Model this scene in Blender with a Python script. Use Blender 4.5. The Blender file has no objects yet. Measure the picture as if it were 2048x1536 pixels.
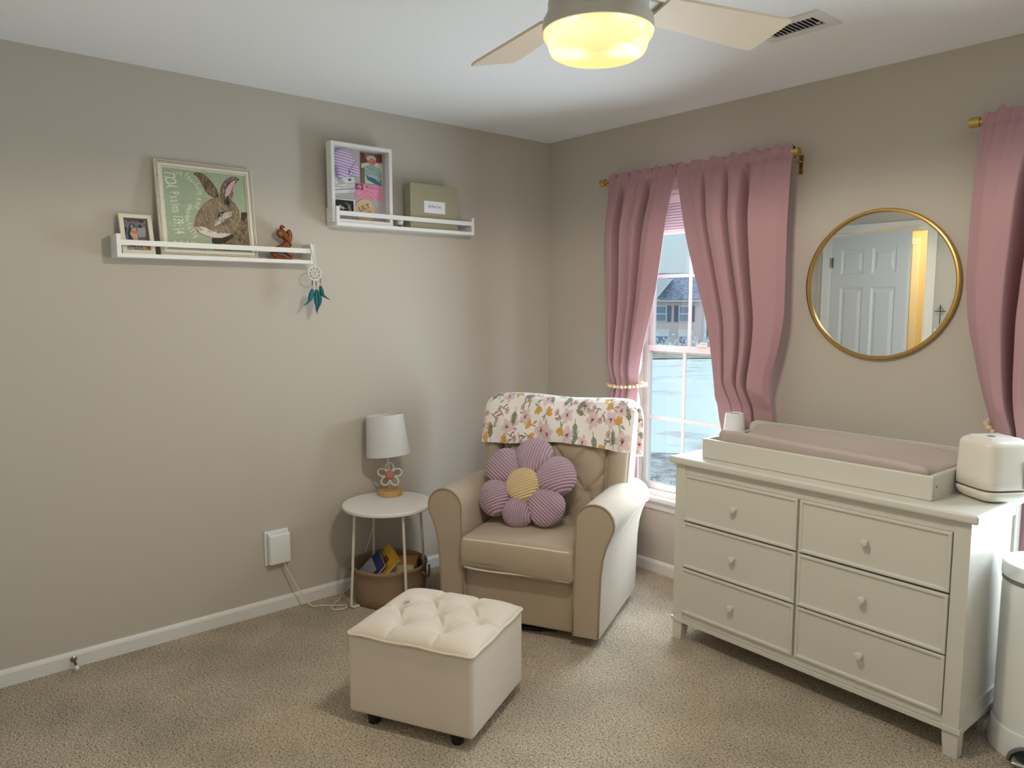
import bpy, bmesh, math, random
import numpy as np
from mathutils import Vector, Matrix
random.seed(7); rng = np.random.default_rng(7)
PI = math.pi
scene = bpy.context.scene
COL = scene.collection

# ------------------------------------------------------------------ helpers
def lin(c):
    out = []
    for v in c[:3]:
        v = v/255.0
        out.append(v/12.92 if v <= 0.04045 else ((v+0.055)/1.055)**2.4)
    return tuple(out)+(1.0,)

def obj(name, bm, mat, parent=None, smooth=True, auto=None):
    me = bpy.data.meshes.new(name)
    bmesh.ops.recalc_face_normals(bm, faces=bm.faces); bm.normal_update()
    if auto is not None:
        for e in bm.edges:
            if len(e.link_faces) == 2 and e.calc_face_angle(0) > auto: e.smooth = False
    for f in bm.faces: f.smooth = smooth
    bm.to_mesh(me); bm.free()
    o = bpy.data.objects.new(name, me); COL.objects.link(o)
    mats = mat if isinstance(mat, (list, tuple)) else [mat]
    for m in mats: me.materials.append(m)
    if parent is not None: o.parent = parent
    return o

def hard(name, bm, mat, parent=None):
    o = obj(name, bm, mat, parent, True, 0.6)
    w = o.modifiers.new('weighted normals', 'WEIGHTED_NORMAL'); w.keep_sharp = True
    return o

def thing(name, label, cat, loc=(0,0,0), rotz=0.0, group=None):
    o = bpy.data.objects.new(name, None); COL.objects.link(o)
    o.empty_display_size = 0.05
    o.location = loc; o.rotation_euler = (0,0,rotz)
    o['label'] = label; o['category'] = cat
    if group: o['group'] = group
    return o

def tag(o, label, cat, group=None):
    o['label'] = label; o['category'] = cat
    if group: o['group'] = group
    return o

def struct(o): o['kind'] = 'structure'; return o

def dup(root, loc=None, rotz=None, label=None):
    r = root.copy(); COL.objects.link(r)
    if loc is not None: r.location = loc
    if rotz is not None: r.rotation_euler = (0,0,rotz)
    if label: r['label'] = label
    for ch in list(root.children):
        c = ch.copy(); COL.objects.link(c); c.parent = r
        for g in list(ch.children):
            d = g.copy(); COL.objects.link(d); d.parent = c
    return r

def box(bm, x0, x1, y0, y1, z0, z1, bev=0.0, seg=2, mi=0, M=None):
    r = bmesh.ops.create_cube(bm, size=1.0)
    vs = r['verts']
    for v in vs:
        v.co = Vector(((x0+x1)/2+v.co.x*(x1-x0), (y0+y1)/2+v.co.y*(y1-y0), (z0+z1)/2+v.co.z*(z1-z0)))
    fs = list({f for v in vs for f in v.link_faces})
    if bev > 0:
        es = list({e for v in vs for e in v.link_edges})
        rr = bmesh.ops.bevel(bm, geom=es, offset=bev, segments=seg, affect='EDGES', profile=0.5)
        fs = list(set(rr['faces']) | {f for f in fs if f.is_valid})
        vs = list({v for f in fs for v in f.verts})
    for f in fs:
        if f.is_valid: f.material_index = mi
    if M is not None:
        for v in vs: v.co = M @ v.co
    return vs

def B(*a, **k):
    bm = bmesh.new(); box(bm, *a, **k); return bm

def lathe(bm, prof, n=32, c=(0,0,0), M=None, mi=0, cap=True):
    """profile of (r, z) turned about z"""
    rings = []
    for (r, z) in prof:
        if r < 1e-6:
            rings.append([bm.verts.new((c[0], c[1], c[2]+z))])
        else:
            rings.append([bm.verts.new((c[0]+r*math.cos(2*PI*k/n), c[1]+r*math.sin(2*PI*k/n), c[2]+z)) for k in range(n)])
    vs = [v for r in rings for v in r]
    for a, b in zip(rings[:-1], rings[1:]):
        for k in range(n):
            k2 = (k+1) % n
            if len(a) == 1 and len(b) == 1: continue
            if len(a) == 1: f = bm.faces.new((a[0], b[k2], b[k])) if False else bm.faces.new((a[0], b[k], b[k2]))
            elif len(b) == 1: f = bm.faces.new((a[k], b[0], a[k2]))
            else: f = bm.faces.new((a[k], b[k], b[k2], a[k2]))
            f.material_index = mi
    if cap:
        for r in (rings[0], rings[-1]):
            if len(r) > 1:
                f = bm.faces.new(r); f.material_index = mi
    if M is not None:
        for v in vs: v.co = M @ v.co
    return vs

def tube(bm, pts, r, n=10, closed=False, mi=0, flat=None):
    """round tube along points; r may be a list"""
    pts = [Vector(p) for p in pts]; N = len(pts)
    rs = r if isinstance(r, (list, tuple)) else [r]*N
    tang = []
    for i in range(N):
        if closed: t = pts[(i+1) % N]-pts[i-1]
        else: t = pts[min(i+1, N-1)]-pts[max(i-1, 0)]
        tang.append(t.normalized())
    up = Vector((0,0,1)) if abs(tang[0].z) < 0.9 else Vector((1,0,0))
    u = tang[0].cross(up).normalized()
    rings = []
    for i in range(N):
        t = tang[i]; u = (u-t*u.dot(t)).normalized(); w = t.cross(u)
        rings.append([bm.verts.new(pts[i]+(u*math.cos(2*PI*k/n)+w*math.sin(2*PI*k/n))*rs[i]) for k in range(n)])
    for i in range(N if closed else N-1):
        a, b = rings[i], rings[(i+1) % N]
        off = 0
        if closed and i == N-1:
            off = min(range(n), key=lambda o: (a[0].co-b[o].co).length)
        for k in range(n):
            f = bm.faces.new((a[k], a[(k+1) % n], b[(k+1+off) % n], b[(k+off) % n])); f.material_index = mi
    if not closed:
        bm.faces.new(rings[0]).material_index = mi; bm.faces.new(rings[-1][::-1]).material_index = mi
    return [v for r_ in rings for v in r_]

def spline(pts, n=8, closed=False):
    P = [Vector(p) for p in pts]; N = len(P); out = []
    rngi = range(N if closed else N-1)
    for i in rngi:
        p0 = P[(i-1) % N] if closed else P[max(i-1, 0)]
        p1 = P[i]; p2 = P[(i+1) % N]
        p3 = P[(i+2) % N] if closed else P[min(i+2, N-1)]
        for k in range(n):
            t = k/n
            out.append(0.5*((2*p1)+(p2-p0)*t+(2*p0-5*p1+4*p2-p3)*t*t+(3*p1-p0-3*p2+p3)*t**3))
    if not closed: out.append(P[-1])
    return out

def prism(bm, pts, a0, a1, axis='y', mi=0):
    """extrude a closed 2D outline along an axis; axis y: pts=(x,z); x: (y,z); z: (x,y)"""
    def mk(p, a):
        return {'y': (p[0], a, p[1]), 'x': (a, p[0], p[1]), 'z': (p[0], p[1], a)}[axis]
    A = [bm.verts.new(mk(p, a0)) for p in pts]; Bv = [bm.verts.new(mk(p, a1)) for p in pts]
    n = len(pts); fs = []
    for i in range(n): fs.append(bm.faces.new((A[i], A[(i+1) % n], Bv[(i+1) % n], Bv[i])))
    fs.append(bm.faces.new(A[::-1])); fs.append(bm.faces.new(Bv))
    for f in fs: f.material_index = mi
    bmesh.ops.recalc_face_normals(bm, faces=fs)
    return A+Bv

def rbox(hx, hy, hz, r, n=8, m=4, fn=None):
    """rounded box with evenly gridded faces; fn moves each point"""
    def ax(h):
        a = np.linspace(-(h-r), h-r, n+1)
        t = np.tan(np.linspace(0, PI/4, m+1)[1:])*r
        return np.concatenate([-(h-r)-t[::-1], a, (h-r)+t])
    X, Y, Z = ax(hx), ax(hy), ax(hz)
    bm = bmesh.new(); cache = {}
    def vert(q):
        q = (max(-hx, min(hx, q[0])), max(-hy, min(hy, q[1])), max(-hz, min(hz, q[2])))
        k = (round(q[0], 6), round(q[1], 6), round(q[2], 6))
        if k in cache: return cache[k]
        i = (max(-(hx-r), min(hx-r, q[0])), max(-(hy-r), min(hy-r, q[1])), max(-(hz-r), min(hz-r, q[2])))
        d = Vector(q)-Vector(i); p = Vector(i)
        if d.length > 1e-9: p = p+d.normalized()*r
        if fn: p = Vector(fn(p))
        cache[k] = bm.verts.new(p); return cache[k]
    for (U, V, mk) in ((X, Y, lambda u, v, s: (u, v, s*hz)), (Y, Z, lambda u, v, s: (s*hx, u, v)), (Z, X, lambda u, v, s: (v, s*hy, u))):
        for s in (-1, 1):
            for i in range(len(U)-1):
                for j in range(len(V)-1):
                    q = [mk(U[i], V[j], s), mk(U[i+1], V[j], s), mk(U[i+1], V[j+1], s), mk(U[i], V[j+1], s)]
                    if s < 0: q = q[::-1]
                    vs = [vert(a) for a in q]
                    if len(set(vs)) == 4: bm.faces.new(vs)
                    elif len(set(vs)) == 3:
                        u = []
                        for v in vs:
                            if v not in u: u.append(v)
                        try: bm.faces.new(u)
                        except ValueError: pass
    return bm

def grid_mesh(name, P, mat, parent=None, colors=None, flip=False, closed_u=False, thick=None, offset=-1.0, smooth=True):
    """P: (nv, nu, 3) array of points"""
    nv, nu = P.shape[:2]
    idx = np.arange(nv*nu).reshape(nv, nu)
    if closed_u:
        a = idx[:-1, :]; b = np.roll(idx, -1, 1)[:-1, :]; c = np.roll(idx, -1, 1)[1:, :]; d = idx[1:, :]
    else:
        a, b, c, d = idx[:-1, :-1], idx[:-1, 1:], idx[1:, 1:], idx[1:, :-1]
    F = np.stack([a, b, c, d], -1).reshape(-1, 4)
    if flip: F = F[:, ::-1]
    me = bpy.data.meshes.new(name)
    me.vertices.add(nv*nu); me.vertices.foreach_set('co', P.reshape(-1).astype(np.float32))
    me.loops.add(F.size); me.loops.foreach_set('vertex_index', F.reshape(-1).astype(np.int32))
    me.polygons.add(len(F)); me.polygons.foreach_set('loop_start', np.arange(0, F.size, 4, dtype=np.int32))
    try: me.polygons.foreach_set('loop_total', np.full(len(F), 4, np.int32))
    except Exception: pass
    me.update(calc_edges=True)
    me.polygons.foreach_set('use_smooth', np.full(len(F), smooth))
    if colors is not None:
        at = me.color_attributes.new('paint', 'FLOAT_COLOR', 'POINT')
        c4 = np.ones((nv*nu, 4), np.float32); c4[:, :3] = colors.reshape(-1, 3)
        at.data.foreach_set('color', c4.reshape(-1))
    me.validate()
    o = bpy.data.objects.new(name, me); COL.objects.link(o); me.materials.append(mat)
    if parent is not None: o.parent = parent
    if thick:
        s = o.modifiers.new('thickness', 'SOLIDIFY'); s.thickness = thick; s.offset = offset
    return o

# ------------------------------------------------------------------ raster painter for pictures and prints
def homog(src, dst):
    A = []; b = []
    for (x, y), (u, v) in zip(src, dst):
        A += [[x, y, 1, 0, 0, 0, -u*x, -u*y], [0, 0, 0, x, y, 1, -v*x, -v*y]]; b += [u, v]
    h = np.linalg.solve(np.array(A, float), np.array(b, float))
    Hm = np.append(h, 1).reshape(3, 3)
    def f(p):
        q = Hm @ np.array([p[0], p[1], 1.0]); return (q[0]/q[2], q[1]/q[2])
    return f

class Canvas:
    """u to the right 0..1, v downwards 0..1"""
    def __init__(s, w, h, bg, asp=1.0):
        s.w, s.h, s.asp = w, h, asp
        s.a = np.zeros((h, w, 3)); s.a[:] = lin(bg)[:3]
        s.U, s.V = np.meshgrid(np.linspace(0, 1, w), np.linspace(0, 1, h))
    def _mix(s, m, col, al):
        c = np.array(lin(col)[:3]); k = np.clip(m*al, 0, 1)[..., None]
        s.a = s.a*(1-k)+c*k
    def poly(s, pts, col, al=1.0):
        P = list(pts); m = np.zeros((s.h, s.w), bool)
        for (x0, y0), (x1, y1) in zip(P, P[1:]+P[:1]):
            if y0 == y1: continue
            c = ((y0 <= s.V) & (y1 > s.V)) | ((y1 <= s.V) & (y0 > s.V))
            m ^= c & (s.U < x0+(s.V-y0)*(x1-x0)/(y1-y0))
        s._mix(m.astype(float), col, al); return m
    def ell(s, u, v, ru, rv, col, ang=0.0, al=1.0, soft=0.0):
        du, dv = s.U-u, (s.V-v)
        c, n = math.cos(ang), math.sin(ang)
        du2 = du; dv2 = dv/s.asp
        x = du2*c+dv2*n; y = -du2*n+dv2*c
        d = np.sqrt((x/ru)**2+(y/(rv/s.asp))**2)
        m = (d < 1).astype(float) if soft == 0 else np.clip((1-d)/soft+0.0, 0, 1)
        s._mix(m, col, al)
    def line(s, pts, w, col, al=1.0, taper=False):
        P = list(pts); n = len(P)-1
        m = np.zeros((s.h, s.w))
        for i, ((x0, y0), (x1, y1)) in enumerate(zip(P, P[1:])):
            dx, dy = x1-x0, (y1-y0)/s.asp; L = dx*dx+dy*dy+1e-12
            t = np.clip(((s.U-x0)*dx+((s.V-y0)/s.asp)*dy)/L, 0, 1)
            d = np.hypot(s.U-x0-t*dx, (s.V-y0)/s.asp-t*dy)
            ww = w*(1-0.8*(i+t)/n) if taper else w
            m = np.maximum(m, np.clip((ww-d)/(0.35*w)+0.5, 0, 1))
        s._mix(m, col, al)
    def noise(s, mask, amp, cell=6):
        hh, ww = s.h//cell+2, s.w//cell+2
        n = rng.normal(0, 1, (hh, ww))
        yy = np.linspace(0, hh-1.001, s.h); xx = np.linspace(0, ww-1.001, s.w)
        y0 = yy.astype(int); x0 = xx.astype(int); fy = (yy-y0)[:, None]; fx = (xx-x0)[None, :]
        N = (n[y0][:, x0]*(1-fy)*(1-fx)+n[y0+1][:, x0]*fy*(1-fx)+n[y0][:, x0+1]*(1-fy)*fx+n[y0+1][:, x0+1]*fy*fx)
        s.a = np.clip(s.a*(1+(amp*N*mask)[..., None]), 0.002, 1)

def picture(name, cv, P00, du, dv, mat, parent=None, thick=0.001):
    """flat painted sheet; P00 = top-left corner, du and dv full edge vectors"""
    P00, du, dv = np.array(P00, float), np.array(du, float), np.array(dv, float)
    P = P00+cv.U[..., None]*du+cv.V[..., None]*dv
    return grid_mesh(name, P, mat, parent, cv.a, flip=True, thick=thick, offset=-1.0, smooth=False)

def text_verts(s, size):
    """triangles of a word from the built-in font, origin at the left end of the baseline"""
    cu = bpy.data.curves.new('t', 'FONT'); cu.body = s; cu.size = size; cu.resolution_u = 3
    o = bpy.data.objects.new('t', cu); COL.objects.link(o)
    dg = bpy.context.evaluated_depsgraph_get(); ev = o.evaluated_get(dg); me = ev.to_mesh()
    vs = [v.co.copy() for v in me.vertices]; fs = [list(p.vertices) for p in me.polygons]
    ev.to_mesh_clear(); bpy.data.objects.remove(o); bpy.data.curves.remove(cu)
    return vs, fs

def add_text(bm, s, size, M, center=False, bold=0.0, squeeze=1.0):
    vs, fs = text_verts(s, size)
    if not vs: return 0
    w = max(v.x for v in vs); x0 = min(v.x for v in vs)
    off = -(w+x0)/2 if center else 0
    nv = [bm.verts.new(M @ Vector(((v.x+off)*squeeze, v.y, 0))) for v in vs]
    for f in fs:
        try: bm.faces.new([nv[i] for i in f])
        except ValueError: pass
    return w*squeeze

# ------------------------------------------------------------------ materials
def mat(name, col, rough=0.6, metal=0.0, spec=0.5, bump=None, bscale=200.0, var=0.0, vscale=6.0, sheen=0.0, coat=0.0, detail=3.0):
    m = bpy.data.materials.new(name); m.use_nodes = True
    nt = m.node_tree; b = nt.nodes['Principled BSDF']
    c = lin(col)
    b.inputs['Base Color'].default_value = c
    b.inputs['Roughness'].default_value = rough; b.inputs['Metallic'].default_value = metal
    b.inputs['Specular IOR Level'].default_value = spec
    if sheen: b.inputs['Sheen Weight'].default_value = sheen; b.inputs['Sheen Roughness'].default_value = 0.5
    if coat: b.inputs['Coat Weight'].default_value = coat; b.inputs['Coat Roughness'].default_value = 0.1
    tc = nt.nodes.new('ShaderNodeTexCoord')
    if var:
        n = nt.nodes.new('ShaderNodeTexNoise'); n.inputs['Scale'].default_value = vscale; n.inputs['Detail'].default_value = detail
        nt.links.new(tc.outputs['Object'], n.inputs['Vector'])
        mx = nt.nodes.new('ShaderNodeMix'); mx.data_type = 'RGBA'
        mx.inputs[6].default_value = tuple(v*(1-var) for v in c[:3])+(1,)
        mx.inputs[7].default_value = tuple(min(1, v*(1+var)) for v in c[:3])+(1,)
        nt.links.new(n.outputs['Fac'], mx.inputs[0]); nt.links.new(mx.outputs[2], b.inputs['Base Color'])
    if bump:
        n2 = nt.nodes.new('ShaderNodeTexNoise'); n2.inputs['Scale'].default_value = bscale; n2.inputs['Detail'].default_value = 2.0
        nt.links.new(tc.outputs['Object'], n2.inputs['Vector'])
        bp = nt.nodes.new('ShaderNodeBump'); bp.inputs['Strength'].default_value = bump; bp.inputs['Distance'].default_value = 0.002
        nt.links.new(n2.outputs['Fac'], bp.inputs['Height']); nt.links.new(bp.outputs['Normal'], b.inputs['Normal'])
    return m

def paint_mat(name, rough=0.7, sheen=0.0):
    m = mat(name, (128, 128, 128), rough, sheen=sheen)
    nt = m.node_tree; a = nt.nodes.new('ShaderNodeAttribute'); a.attribute_name = 'paint'
    nt.links.new(a.outputs['Color'], nt.nodes['Principled BSDF'].inputs['Base Color'])
    return m

def wave_rib(m, scale, axis='X', strength=0.6, dist=0.004, dark=0.35):
    """ribbed weave: bump and a darker groove colour"""
    nt = m.node_tree; b = nt.nodes['Principled BSDF']
    tc = nt.nodes.new('ShaderNodeTexCoord')
    w = nt.nodes.new('ShaderNodeTexWave'); w.wave_type = 'BANDS'; w.bands_direction = axis; w.wave_profile = 'SIN'
    w.inputs['Scale'].default_value = scale; w.inputs['Distortion'].default_value = 0.6; w.inputs['Detail'].default_value = 1.0; w.inputs['Detail Scale'].default_value = 3.0
    nt.links.new(tc.outputs['Object'], w.inputs['Vector'])
    n = nt.nodes.new('ShaderNodeTexNoise'); n.inputs['Scale'].default_value = 350; nt.links.new(tc.outputs['Object'], n.inputs['Vector'])
    ad = nt.nodes.new('ShaderNodeMath'); ad.operation = 'MULTIPLY_ADD'; ad.inputs[1].default_value = 0.35
    nt.links.new(n.outputs['Fac'], ad.inputs[0]); nt.links.new(w.outputs['Fac'], ad.inputs[2])
    bp = nt.nodes.new('ShaderNodeBump'); bp.inputs['Strength'].default_value = strength; bp.inputs['Distance'].default_value = dist
    nt.links.new(ad.outputs[0], bp.inputs['Height']); nt.links.new(bp.outputs['Normal'], b.inputs['Normal'])
    r = nt.nodes.new('ShaderNodeValToRGB'); c = b.inputs['Base Color'].default_value[:]
    r.color_ramp.elements[0].color = tuple(v*(1-dark) for v in c[:3])+(1,); r.color_ramp.elements[0].position = 0.08
    r.color_ramp.elements[1].color = c; r.color_ramp.elements[1].position = 0.4
    nt.links.new(w.outputs['Fac'], r.inputs['Fac']); nt.links.new(r.outputs['Color'], b.inputs['Base Color'])
    return m

M = {}
M['wall'] = mat('taupe wall paint', (198, 190, 177), 0.75, bump=0.12, bscale=260)
M['ceiling'] = mat('white ceiling paint', (250, 252, 253), 0.85, bump=0.5, bscale=90)
M['trim'] = mat('white trim paint', (232, 230, 224), 0.4)
M['white'] = mat('white painted wood', (214, 211, 199), 0.35)
M['shelfwhite'] = mat('white lacquer', (240, 239, 235), 0.4)
M['whiteplastic'] = mat('white plastic', (238, 238, 236), 0.3)
M['cream'] = mat('cream plastic', (232, 226, 212), 0.35)
M['linen'] = mat('beige upholstery', (179, 161, 139), 0.85, bump=0.25, bscale=900, var=0.03, vscale=12, sheen=0.25)
M['linenlight'] = mat('light beige upholstery', (220, 208, 193), 0.85, bump=0.25, bscale=900, var=0.03, vscale=12, sheen=0.25)
M['piping'] = mat('beige piping', (160, 138, 114), 0.8)
M['pipelight'] = mat('light beige piping', (226, 210, 192), 0.8)
M['dark'] = mat('black plastic', (22, 21, 21), 0.5)
M['gold'] = mat('brushed gold metal', (196, 160, 92), 0.28, 1.0)
M['brass'] = mat('brass metal', (205, 180, 105), 0.22, 1.0)
M['steel'] = mat('nickel metal', (150, 146, 140), 0.3, 1.0)
M['grey'] = mat('grey plastic', (120, 122, 122), 0.4)
M['paint'] = paint_mat('painted surface', 0.75)
M['print'] = paint_mat('printed paper', 0.5)
M['plush'] = paint_mat('printed plush', 0.95, 0.4)
M['lettering'] = mat('white lettering paint', (238, 236, 226), 0.7)
M['blackink'] = mat('black ink', (30, 26, 25), 0.7)
M['oak'] = mat('pale oak wood', (203, 160, 108), 0.5, var=0.14, vscale=26)
M['carved'] = mat('carved reddish wood', (132, 66, 22), 0.32, var=0.3, vscale=22)
M['mirror'] = mat('mirror glass', (235, 238, 238), 0.0, 1.0)
M['pad'] = mat('taupe pad cover', (190, 176, 168), 0.85, bump=0.15, bscale=700)
M['basket'] = mat('brown woven fabric', (150, 124, 99), 0.9, bump=0.7, bscale=420, var=0.14, vscale=160)
M['door'] = mat('white door paint', (228, 229, 228), 0.45)
M['shade'] = mat('white lamp shade fabric', (240, 240, 240), 0.8, bump=0.1, bscale=700)
def add_translucency(m, col, fac):
    nt = m.node_tree; b = nt.nodes['Principled BSDF']; out = nt.nodes['Material Output']
    t = nt.nodes.new('ShaderNodeBsdfTranslucent'); t.inputs['Color'].default_value = lin(col)
    mx = nt.nodes.new('ShaderNodeMixShader'); mx.inputs[0].default_value = fac
    nt.links.new(b.outputs[0], mx.inputs[1]); nt.links.new(t.outputs[0], mx.inputs[2]); nt.links.new(mx.outputs[0], out.inputs['Surface'])
add_translucency(M['shade'], (240, 238, 232), 0.3)
M['curtain'] = mat('dusty pink curtain cloth', (190, 149, 154), 0.85, bump=0.2, bscale=900, sheen=0.1)
add_translucency(M['curtain'], (200, 146, 164), 0.05)

def carpet_mat():
    m = bpy.data.materials.new('brown cut pile carpet'); m.use_nodes = True
    nt = m.node_tree; b = nt.nodes['Principled BSDF']; b.inputs['Roughness'].default_value = 1.0; b.inputs['Specular IOR Level'].default_value = 0.1
    b.inputs['Sheen Weight'].default_value = 0.2
    tc = nt.nodes.new('ShaderNodeTexCoord')
    n1 = nt.nodes.new('ShaderNodeTexNoise'); n1.inputs['Scale'].default_value = 130; n1.inputs['Detail'].default_value = 4; n1.inputs['Roughness'].default_value = 0.7
    n2 = nt.nodes.new('ShaderNodeTexNoise'); n2.inputs['Scale'].default_value = 3.0; n2.inputs['Detail'].default_value = 3
    v = nt.nodes.new('ShaderNodeTexVoronoi'); v.inputs['Scale'].default_value = 170
    for n in (n1, n2, v): nt.links.new(tc.outputs['Object'], n.inputs['Vector'])
    r = nt.nodes.new('ShaderNodeValToRGB'); e = r.color_ramp.elements
    e[0].position = 0.34; e[0].color = lin((94, 72, 52)); e[1].position = 0.62; e[1].color = lin((255, 240, 214))
    k = e.new(0.47); k.color = lin((228, 206, 176))
    nt.links.new(n1.outputs['Fac'], r.inputs['Fac'])
    mx = nt.nodes.new('ShaderNodeMix'); mx.data_type = 'RGBA'; mx.blend_type = 'MULTIPLY'
    r2 = nt.nodes.new('ShaderNodeValToRGB'); r2.color_ramp.elements[0].color = (0.82, 0.82, 0.82, 1); r2.color_ramp.elements[1].color = (1.08, 1.08, 1.08, 1)
    r2.color_ramp.elements[0].position = 0.35; r2.color_ramp.elements[1].position = 0.65
    nt.links.new(n2.outputs['Fac'], r2.inputs['Fac'])
    mx.inputs[0].default_value = 1.0
    nt.links.new(r.outputs['Color'], mx.inputs[6]); nt.links.new(r2.outputs['Color'], mx.inputs[7])
    nt.links.new(mx.outputs[2], b.inputs['Base Color'])
    s = nt.nodes.new('ShaderNodeMath'); s.operation = 'SUBTRACT'
    nt.links.new(n1.outputs['Fac'], s.inputs[0]); nt.links.new(v.outputs['Distance'], s.inputs[1])
    bp = nt.nodes.new('ShaderNodeBump'); bp.inputs['Strength'].default_value = 1.0; bp.inputs['Distance'].default_value = 0.012
    nt.links.new(s.outputs[0], bp.inputs['Height']); nt.links.new(bp.outputs['Normal'], b.inputs['Normal'])
    return m
M['carpet'] = carpet_mat()

def glass_mat():
    """thin window glass: clear, a weak reflection, frost beads near the lower edge"""
    m = bpy.data.materials.new('window glass'); m.use_nodes = True
    nt = m.node_tree; nt.nodes.remove(nt.nodes['Principled BSDF']); out = nt.nodes['Material Output']
    t = nt.nodes.new('ShaderNodeBsdfTransparent'); t.inputs['Color'].default_value = (0.93, 0.98, 0.98, 1)
    g = nt.nodes.new('ShaderNodeBsdfGlossy'); g.inputs['Roughness'].default_value = 0.02
    mx = nt.nodes.new('ShaderNodeMixShader'); mx.inputs[0].default_value = 0.025
    nt.links.new(t.outputs[0], mx.inputs[1]); nt.links.new(g.outputs[0], mx.inputs[2])
    d = nt.nodes.new('ShaderNodeBsdfTranslucent'); d.inputs['Color'].default_value = (0.9, 0.95, 0.96, 1)
    tc = nt.nodes.new('ShaderNodeTexCoord'); sp = nt.nodes.new('ShaderNodeSeparateXYZ')
    nt.links.new(tc.outputs['Generated'], sp.inputs[0])
    n = nt.nodes.new('ShaderNodeTexNoise'); n.inputs['Scale'].default_value = 70; n.inputs['Detail'].default_value = 4
    nt.links.new(tc.outputs['Object'], n.inputs['Vector'])
    # frost = noise - height
    mul = nt.nodes.new('ShaderNodeMath'); mul.operation = 'MULTIPLY_ADD'; mul.inputs[1].default_value = -1.5; mul.inputs[2].default_value = 0.02
    nt.links.new(sp.outputs['Z'], mul.inputs[0])
    ad = nt.nodes.new('ShaderNodeMath'); ad.operation = 'ADD'
    nt.links.new(n.outputs['Fac'], ad.inputs[0]); nt.links.new(mul.outputs[0], ad.inputs[1])
    r = nt.nodes.new('ShaderNodeMapRange'); r.inputs['From Min'].default_value = 0.5; r.inputs['From Max'].default_value = 0.56; r.inputs['To Max'].default_value = 0.55
    nt.links.new(ad.outputs[0], r.inputs['Value'])
    m2 = nt.nodes.new('ShaderNodeMixShader'); nt.links.new(r.outputs[0], m2.inputs[0])
    nt.links.new(mx.outputs[0], m2.inputs[1]); nt.links.new(d.outputs[0], m2.inputs[2])
    nt.links.new(m2.outputs[0], out.inputs['Surface'])
    return m
M['glass'] = glass_mat()
# ------------------------------------------------------------------ room shell
RX, RY, H = 4.0, -3.4, 2.44           # room: x 0..RX, y RY..0, ceiling H
WIN = [(0.70, 1.50), (2.50, 3.30)]     # window openings in the back wall
WZ0, WZ1 = 0.43, 2.06
DX0, DX1, DZ = 0.113, 0.932, 2.087     # door opening in the front wall
T = 0.14
bm = B(0-0.2, RX+0.2, RY-1.6, 0.0, -0.06, 0.0); struct(obj('floor', bm, M['carpet'], smooth=False))
bm = B(0-0.2, RX+0.2, RY-1.6, 0.2, H, H+0.06); struct(obj('ceiling', bm, M['ceiling'], smooth=False))
bm = B(-T, 0, RY-0.1, T, 0, H); struct(obj('wall_left', bm, M['wall'], smooth=False))
bm = B(RX, RX+T, RY-0.1, T, 0, H); struct(obj('wall_right', bm, M['wall'], smooth=False))
bm = bmesh.new()
xs = [0, WIN[0][0], WIN[0][1], WIN[1][0], WIN[1][1], RX]
for i in range(0, 5):
    if i in (1, 3):
        box(bm, xs[i], xs[i+1], 0, T, 0, WZ0-0.025); box(bm, xs[i], xs[i+1], 0, T, WZ1, H)
    else: box(bm, xs[i], xs[i+1], 0, T, 0, H)
struct(obj('wall_back', bm, M['wall'], smooth=False))
bm = bmesh.new()
box(bm, 0, DX0, RY-0.11, RY, 0, H); box(bm, DX1, RX, RY-0.11, RY, 0, H); box(bm, DX0, DX1, RY-0.11, RY, DZ, H)
struct(obj('wall_front', bm, M['wall'], smooth=False))

def base_profile(): return [(0, 0), (0.014, 0), (0.014, 0.05), (0.011, 0.058), (0.006, 0.064), (0, 0.066)]
bm = bmesh.new(); prism(bm, base_profile(), RY, 0, 'y'); struct(obj('baseboard_left', bm, M['trim'], smooth=False))
bm = bmesh.new(); prism(bm, [(-a, b) for a, b in base_profile()], 0.014, RX-0.014, 'x'); struct(obj('baseboard_back', bm, M['trim'], smooth=False))
bm = bmesh.new(); prism(bm, [(RX-a, b) for a, b in base_profile()], RY, 0, 'y'); struct(obj('baseboard_right', bm, M['trim'], smooth=False))
bm = bmesh.new(); prism(bm, [(RY+a, b) for a, b in base_profile()], DX1+0.07, RX-0.014, 'x'); struct(obj('baseboard_front', bm, M['trim'], smooth=False))

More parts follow.
